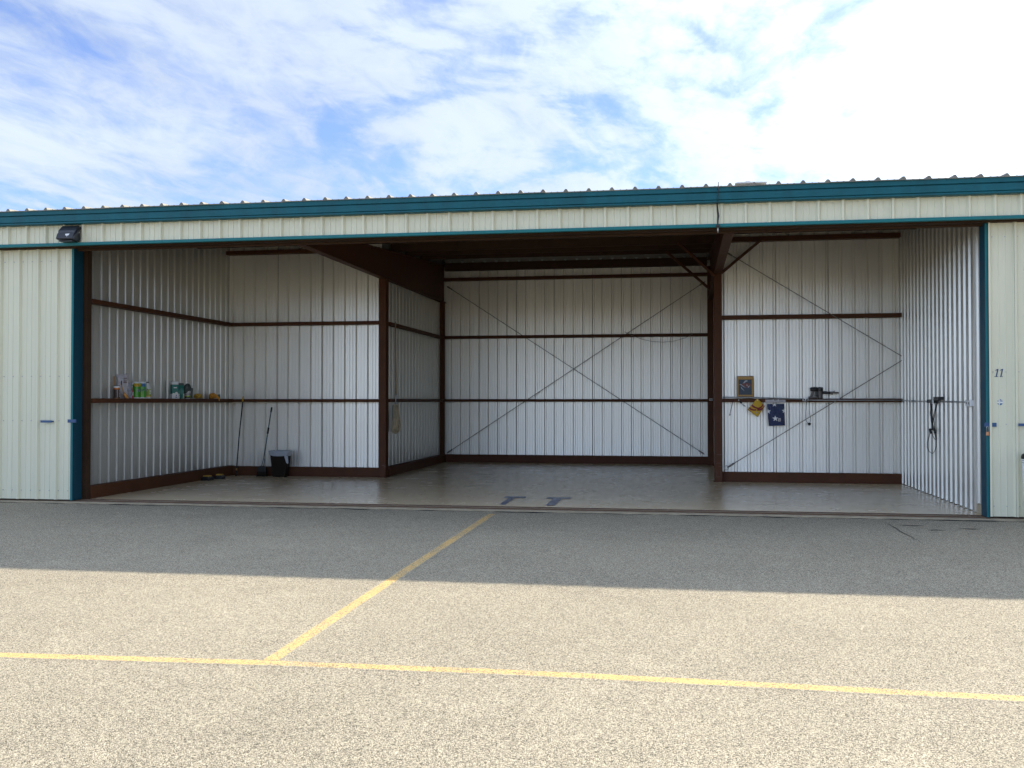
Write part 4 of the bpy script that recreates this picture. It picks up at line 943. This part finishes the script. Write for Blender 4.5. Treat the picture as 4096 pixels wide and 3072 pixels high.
# framed aircraft picture standing on the girt, leaning on the wall
t_ = thing('framed_picture', 'gilt framed picture of a red airplane standing on the wall beam', 'picture', (1.18, 19.5, 1.6))
tilt = lambda z: 19.53 + (z - 1.6) * 0.10
mb = MB()
def leanbox(mb, x0, x1, z0, z1, f, b_, mi=0):
    vs = [(x, tilt(z) + q, z) for x in (x0, x1) for q in (f, b_) for z in (z0, z1)]
    mb.add(vs, [(0, 1, 3, 2), (4, 6, 7, 5), (0, 4, 5, 1), (2, 3, 7, 6), (0, 2, 6, 4), (1, 5, 7, 3)], mi)
leanbox(mb, 1.022, 1.337, 1.602, 2.022, 0.004, 0.02); mb.build('frame_back', M['brownpr'], t_)
for (x0, x1, z0, z1) in ((1.026, 1.329, 1.955, 2.014), (1.026, 1.329, 1.604, 1.665), (1.026, 1.056, 1.667, 1.953), (1.300, 1.329, 1.667, 1.953)):
    mb = MB(); leanbox(mb, x0, x1, z0, z1, -0.012, 0.003); mb.build('frame_bar', M['gold'], t_, bevel=0.004)
mb = MB(); leanbox(mb, 1.057, 1.299, 1.668, 1.952, -0.002, 0.003); pic = mb.build('canvas', M['sky_pic'], t_)
def paint(poly, material, off, nm):
    mb = MB(); mb.add([(x, tilt(z) - off, z) for x, z in poly], [tuple(range(len(poly)))]); return mb.build(nm, material, pic)
paint([(1.10, 1.865), (1.15, 1.885), (1.22, 1.892), (1.27, 1.878), (1.285, 1.845), (1.268, 1.80), (1.225, 1.795), (1.17, 1.815), (1.125, 1.84)], M['paint_red'], 0.0032, 'painted_fuselage')
paint([(1.13, 1.882), (1.155, 1.905), (1.175, 1.935), (1.215, 1.942), (1.225, 1.922), (1.19, 1.91), (1.165, 1.888)], M['paint_white'], 0.0034, 'painted_wing')
paint([(1.062, 1.858), (1.10, 1.868), (1.15, 1.825), (1.19, 1.80), (1.14, 1.815), (1.10, 1.85)], M['paint_white'], 0.0036, 'painted_wing')
paint([(1.108, 1.82), (1.118, 1.79), (1.145, 1.765), (1.165, 1.735), (1.14, 1.755), (1.112, 1.775), (1.10, 1.80)], M['paint_white'], 0.0036, 'painted_cloud')
paint([(1.205, 1.858), (1.222, 1.852), (1.218, 1.838), (1.204, 1.842)], M['white'], 0.0038, 'painted_mark')
paint([(1.225, 1.825), (1.26, 1.838), (1.262, 1.832), (1.24, 1.805), (1.25, 1.79), (1.225, 1.81)], M['paint_white'], 0.0038, 'painted_prop')
mb = MB(); mb.bar((1.05, tilt(1.632) - 0.0135, 1.632), (1.305, tilt(1.632) - 0.0135, 1.632), 0.002, 0.008); mb.build('plaque', M['brownpr'], t_)
# yellow flag packet hung by a corner
t_ = thing('yellow_flag', 'folded yellow flag with maroon rays hung by one corner from the beam', 'flag', (1.39, YF, 1.55))
Q = [Vector((1.396, 0, 1.598)), Vector((1.538, 0, 1.452)), Vector((1.402, 0, 1.238)), Vector((1.214, 0, 1.383))]
def quad_pt(u, v_): return Q[0].lerp(Q[1], u).lerp(Q[3].lerp(Q[2], u), v_)
mb = MB(); n_ = 8; vs = []; fs = []
for side_ in (0, 1):
    for i in range(n_ + 1):
        for j in range(n_ + 1):
            p = quad_pt(i / n_, j / n_); bul = 0.008 + 0.012 * math.sin(math.pi * i / n_) * math.sin(math.pi * j / n_) + 0.002 * math.sin(9 * i / n_ + 5 * j / n_)
            vs.append((p.x, YF - 0.014 - (bul if side_ == 0 else 0) , p.z))
K = (n_ + 1) ** 2
for i in range(n_):
    for j in range(n_):
        a = i * (n_ + 1) + j; fs.append((a, a + 1, a + n_ + 2, a + n_ + 1)); fs.append((K + a, K + a + n_ + 1, K + a + n_ + 2, K + a + 1))
for i in range(n_):
    for (a, b_) in ((i, i + 1), (i * (n_ + 1), (i + 1) * (n_ + 1)), (n_ * (n_ + 1) + i, n_ * (n_ + 1) + i + 1), (i * (n_ + 1) + n_, (i + 1) * (n_ + 1) + n_)): fs.append((a, b_, K + b_, K + a))
mb.add(vs, fs, 0, True); fo = mb.build('fabric', M['yellow'], t_)
def ray_band(pts, off=0.0025):
    mb = MB(); vs = []
    for u, v_ in pts:
        p = quad_pt(u, v_); bul = 0.008 + 0.012 * math.sin(math.pi * u) * math.sin(math.pi * v_) + 0.002 * math.sin(9 * u + 5 * v_)
        vs.append((p.x, YF - 0.014 - bul - off, p.z))
    n2 = len(pts) // 2
    mb.add(vs, [(i, i + 1, 2 * n2 - 2 - i, 2 * n2 - 1 - i) for i in range(n2 - 1)]); return mb.build('ray_stripe', M['maroon'], t_)
ray_band([(0.02, 0.52), (0.2, 0.53), (0.4, 0.50), (0.55, 0.44), (0.55, 0.56), (0.4, 0.62), (0.2, 0.66), (0.02, 0.65)])
ray_band([(0.02, 0.77), (0.2, 0.78), (0.42, 0.70), (0.52, 0.60), (0.60, 0.68), (0.46, 0.80), (0.2, 0.90), (0.02, 0.89)], 0.003)
ray_band([(0.50, 0.50), (0.62, 0.40), (0.72, 0.22), (0.72, 0.02), (0.84, 0.02), (0.84, 0.26), (0.74, 0.46), (0.58, 0.60)], 0.0034)
ray_band([(0.60, 0.52), (0.78, 0.42), (0.90, 0.25), (0.91, 0.02), (0.99, 0.02), (0.99, 0.28), (0.88, 0.50), (0.66, 0.66)], 0.0038)
ray_band([(0.02, 0.955), (0.1, 0.955), (0.2, 0.955), (0.33, 0.94), (0.33, 0.995), (0.2, 0.995), (0.1, 0.995), (0.02, 0.995)], 0.0032)
p = quad_pt(0.70, 0.78); mb = MB(); mb.prism([(p.x - 0.014, p.z + 0.012), (p.x + 0.012, p.z + 0.008), (p.x + 0.016, p.z - 0.014), (p.x - 0.008, p.z - 0.012)], 'y', YF - 0.040, YF - 0.036); mb.build('print', M['bag'], t_)
# folded star flag in a clear bag with a card header
t_ = thing('flag_packet', 'navy flag with white stars folded in a clear bag under a grey card header', 'flag', (1.74, YF, 1.5))
mb = MB(); mb.box(1.545, 1.917, YF - 0.012, YF - 0.004, 1.515, 1.572); mb.build('header_card', M['bag'], t_)
text('lettering', 'FLAG', 0.030, (1.840, YF - 0.0132, 1.546), face_rot(0, -1), M['navy'], t_)
mb = MB(); mb.box(1.712, 1.745, YF - 0.0136, YF - 0.0122, 1.547, 1.554); mb.build('hang_slot', M['black'], t_)
rnd = random.Random(5); nx_, nz_ = 22, 16; vs = []; fs = []
def flag_y(u, v_): return YF - 0.016 - 0.022 * (math.sin(math.pi * min(1, max(0, u))) ** 0.5) - (0.006 * math.sin(u * 26 + v_ * 3) * max(0, v_ - 0.35))
def flag_p(u, v_):
    xl_ = 1.606 + (1.577 - 1.606) * v_; xr_ = 1.905 + (1.893 - 1.905) * v_
    return (xl_ + (xr_ - xl_) * u, flag_y(u, v_), 1.072 + (1.492 - 1.072) * v_ + 0.012 * u * (1 - v_))
for i in range(nx_ + 1):
    for j in range(nz_ + 1): vs.append(flag_p(i / nx_, j / nz_))
for i in range(nx_):
    for j in range(nz_): a = i * (nz_ + 1) + j; fs.append((a, a + 1, a + nz_ + 2, a + nz_ + 1))
mb = MB(); mb.add(vs, fs, 0, True)
K = len(vs); bx = [(p[0], YF - 0.008, p[2]) for p in (flag_p(0, 0), flag_p(1, 0), flag_p(1, 1), flag_p(0, 1))]; mb.add(bx, [(0, 1, 2, 3)])
fl = mb.build('fabric', M['flagblue'], t_)
def star(cu_, cv_, r, keep=None):
    pts = []
    for k in range(10):
        a = math.pi / 2 + k * math.pi / 5; q = r if k % 2 == 0 else r * 0.40
        u = cu_ + q * math.cos(a) / 0.31; v_ = cv_ + q * math.sin(a) / 0.42
        u = min(0.995, max(0.005, u)); v_ = min(0.995, max(0.005, v_))
        p = flag_p(u, v_); pts.append((p[0], p[1] - 0.0035, p[2]))
    c0 = flag_p(min(0.99, max(0.01, cu_)), min(0.99, max(0.01, cv_)))
    mb = MB(); mb.add([(c0[0], c0[1] - 0.0045, c0[2])] + pts, [(0, 1 + k, 1 + (k + 1) % 10) for k in range(10)]); mb.build('star', M['white'], t_)
star(0.42, 0.33, 0.058); star(0.42, 0.975, 0.05); star(0.02, 0.66, 0.052); star(0.985, 0.68, 0.052)
mb = MB(); p = flag_p(0.66, 0.27); mb.box(p[0] - 0.024, p[0] + 0.024, p[1] - 0.006, p[1] - 0.004, p[2] - 0.03, p[2] + 0.03); sq = mb.build('tag', M['bag'], t_)
for q in ((-0.008, 0.010), (0.006, -0.004), (-0.004, -0.016)):
    mb = MB(); mb.box(p[0] + q[0] - 0.008, p[0] + q[0] + 0.008, p[1] - 0.0075, p[1] - 0.0062, p[2] + q[1] - 0.005, p[2] + q[1] + 0.005); mb.build('print', M['black'], sq)
mb = MB(); mb.add([(1.56, YF - 0.046, 1.513), (1.905, YF - 0.046, 1.513), (1.92, YF - 0.050, 1.056), (1.592, YF - 0.050, 1.053)], [(0, 1, 2, 3)]); mb.build('clear_bag', M['film'], t_)
# round white magnets that pin things to the girt
for x, lab in ((1.053, 'white magnet pinning the black torch strap'), (1.400, 'white magnet holding the top corner of the yellow flag'), (1.691, 'white magnet on the grey card, nearer the yellow flag'), (1.783, 'white magnet on the grey card, beside its lettering')):
    z = 1.562 + (0.005 if x > 1.5 else 0)
    mb = MB(); yb = YF - (0.032 if x == 1.4 else 0.0145 if x > 1.5 else 0.022)
    mb.prism([(x + 0.010 * math.cos(a), z + 0.010 * math.sin(a)) for a in [2 * math.pi * k / 14 for k in range(14)]], 'y', yb - 0.008, yb)
    tag(mb.build('magnet', M['white']), lab, 'magnet', 'white magnets on the right wall beam')
# torch with strap and tassel of keys
t_ = thing('hanging_torch', 'black torch hanging at a slant from the beam with a pale key bunch', 'torch', (1.05, YF, 1.55))
mb = MB(); mb.tube([(1.032, YF - 0.014, 1.578), (1.053, YF - 0.018, 1.556), (1.108, YF - 0.022, 1.502)], [0.013, 0.013, 0.016], 10); mb.build('barrel', M['black'], t_)
mb = MB()
for k in range(4): a = k * 0.7 - 0.9; mb.tube([(1.112, YF - 0.022, 1.498), (1.128 + 0.02 * math.sin(a), YF - 0.024, 1.478 - 0.01 * k), (1.150 + 0.012 * k, YF - 0.02, 1.478 - 0.012 * k)], 0.0055, 6)
mb.build('keys', M['galv'], t_)
mb = MB(); mb.tube([(0.960, YF - 0.012, 1.575), (0.944, YF - 0.014, 1.53), (0.925, YF - 0.014, 1.46), (0.905, YF - 0.014, 1.37), (0.888, YF - 0.014, 1.29)], 0.0065, 6)
mb.tube([(0.889, YF - 0.014, 1.295), (0.886, YF - 0.014, 1.27)], 0.012, 8)
tag(mb.build('hanging_strap', M['black']), 'thin black strap with a knob hanging beside the brown column', 'strap')
# handheld vacuum on the beam
t_ = thing('handheld_vacuum', 'dark handheld vacuum with a long nozzle resting on the wall beam', 'vacuum', (2.55, 19.5, 1.59))
yv = 19.56
M['vac'] = mat('vacuum_grey', (0.10, 0.085, 0.075), 0.4, var=0.2, vscale=30); M['vacd'] = mat('vacuum_black', (0.018, 0.015, 0.014), 0.4, var=0.1)
mb = MB(); mb.box(2.345, 2.50, yv - 0.05, yv + 0.05, 1.594, 1.632); mb.build('battery', M['vac'], t_, bevel=0.008)
mb = MB(); mb.prism([(2.375, 1.632), (2.425, 1.632), (2.455, 1.735), (2.405, 1.735)], 'y', yv - 0.022, yv + 0.022); mb.build('handle', M['vac'], t_, bevel=0.006)
mb = MB(); mb.tube([(2.375, yv, 1.765), (2.40, yv, 1.768), (2.50, yv, 1.768), (2.52, yv, 1.768)], [0.028, 0.038, 0.040, 0.03], 16); mb.build('motor', M['vacd'], t_)
mb = MB(); mb.lathe((2.555, yv, 0), [(0.045, 1.594), (0.048, 1.60), (0.048, 1.70), (0.050, 1.735), (0.056, 1.75), (0.056, 1.79), (0.046, 1.806), (0.0, 1.81)], 20, [0, 0, 0, 1, 1, 1, 1]); mb.build('dust_bin', [M['vac'], M['vacd']], t_)
mb = MB(); mb.lathe((2.50, yv - 0.012, 0), [(0.030, 1.605), (0.030, 1.72)], 14); mb.build('cyclone', M['vacd'], t_)
mb = MB(); mb.tube([(2.60, yv, 1.705), (2.70, yv, 1.702), (2.735, yv, 1.702)], [0.026, 0.022, 0.026], 12); mb.build('neck', M['vacd'], t_)
mb = MB(); mb.prism([(2.735, 1.685), (2.775, 1.662), (2.825, 1.742), (2.80, 1.728), (2.735, 1.722)], 'y', yv - 0.028, yv + 0.028); mb.prism([(2.79, 1.690), (2.892, 1.684), (2.892, 1.716), (2.80, 1.72)], 'y', yv - 0.012, yv + 0.012); mb.build('nozzle', M['vac'], t_)
# hanging charger lead
t_ = thing('charger_lead', 'thin black lead looping down from the outlet box to a plug', 'cable', (2.32, YF, 1.5))
mb = MB(); mb.tube([(2.297, YF - 0.06, 1.545), (2.297, YF - 0.05, 1.49), (2.283, YF - 0.04, 1.36), (2.278, YF - 0.03, 1.23), (2.29, YF - 0.025, 1.165), (2.33, YF - 0.02, 1.125)], 0.0045, 6)
mb.tube([(2.352, YF - 0.05, 1.55), (2.345, YF - 0.045, 1.50), (2.343, YF - 0.04, 1.37), (2.355, YF - 0.03, 1.28), (2.373, YF - 0.028, 1.22), (2.362, YF - 0.022, 1.15)], 0.0045, 6); mb.build('wire', M['black'], t_)
mb = MB(); mb.lathe((2.349, YF - 0.02, 1.085), [(0.012, 0), (0.028, 0.012), (0.030, 0.035), (0.018, 0.055)], 10); mb.build('plug', M['black'], t_)
mb = MB(); mb.lathe((2.29, YF - 0.075, 1.515), [(0.010, 0), (0.016, 0.008), (0.016, 0.045)], 10); mb.build('plug', M['vac'], t_)
# power strip and bundled cords on the right side wall
t_ = thing('bundled_cord', 'bundle of black cords looped down the right side wall from two plugs', 'cord', (XR - 0.06, 16.95, 1.5))
xw = XR - 0.035
mb = MB(); mb.box(xw - 0.05, xw + 0.03, 16.82, 17.23, 1.515, 1.572); mb.build('adapter', M['black'], t_, bevel=0.006)
mb = MB(); mb.box(xw - 0.06, xw + 0.03, 16.46, 16.75, 1.558, 1.612); mb.build('adapter', M['black'], t_, bevel=0.006)
mb = MB(); mb.box(xw - 0.055, xw - 0.04, 16.79, 16.86, 1.50, 1.57); mb.build('plug', M['white'], t_)
rnd = random.Random(14); mb = MB()
for i in range(7):
    y0 = 16.98 + rnd.uniform(-0.05, 0.08); mb.tube([(xw - 0.03, y0, 1.52), (xw - 0.02 - 0.02 * rnd.random(), 17.03 + rnd.uniform(-0.09, 0.09), 1.36), (xw - 0.025, 16.97 + rnd.uniform(-0.07, 0.07), 1.22), (xw - 0.02, 16.93 + rnd.uniform(-0.12, 0.12), 1.08)], 0.0065, 6)
mb.tube([(xw - 0.03, 16.60, 1.56), (xw - 0.03, 16.72, 1.44), (xw - 0.03, 16.88, 1.30), (xw - 0.025, 16.92, 1.18)], 0.006, 6)
mb.tube([(xw - 0.03, 16.56, 1.56), (xw - 0.03, 16.66, 1.47), (xw - 0.03, 16.84, 1.26), (xw - 0.025, 16.78, 1.05)], 0.006, 6)
mb.tube([(xw - 0.03, 17.05, 1.07), (xw - 0.02, 17.2, 0.97), (xw - 0.02, 17.33, 0.86), (xw - 0.02, 17.34, 0.79), (xw - 0.02, 17.22, 0.725), (xw - 0.02, 17.0, 0.70), (xw - 0.02, 16.85, 0.745), (xw - 0.02, 16.74, 0.83), (xw - 0.02, 16.73, 0.93), (xw - 0.02, 16.80, 1.0), (xw - 0.02, 16.92, 1.08)], 0.0055, 6)
mb.tube([(xw - 0.03, 16.98, 1.06), (xw - 0.02, 16.95, 0.98), (xw - 0.02, 16.80, 0.93), (xw - 0.02, 16.72, 0.94), (xw - 0.02, 16.78, 1.05)], 0.0055, 6)
mb.build('wire', M['black'], t_)
mb = MB(); mb.tube([(xw - 0.03, 17.10, 1.09), (xw - 0.03, 17.04, 1.03)], 0.02, 8); mb.tube([(xw - 0.03, 16.80, 1.09), (xw - 0.03, 16.76, 1.04)], 0.018, 8); mb.build('plug', M['black'], t_)
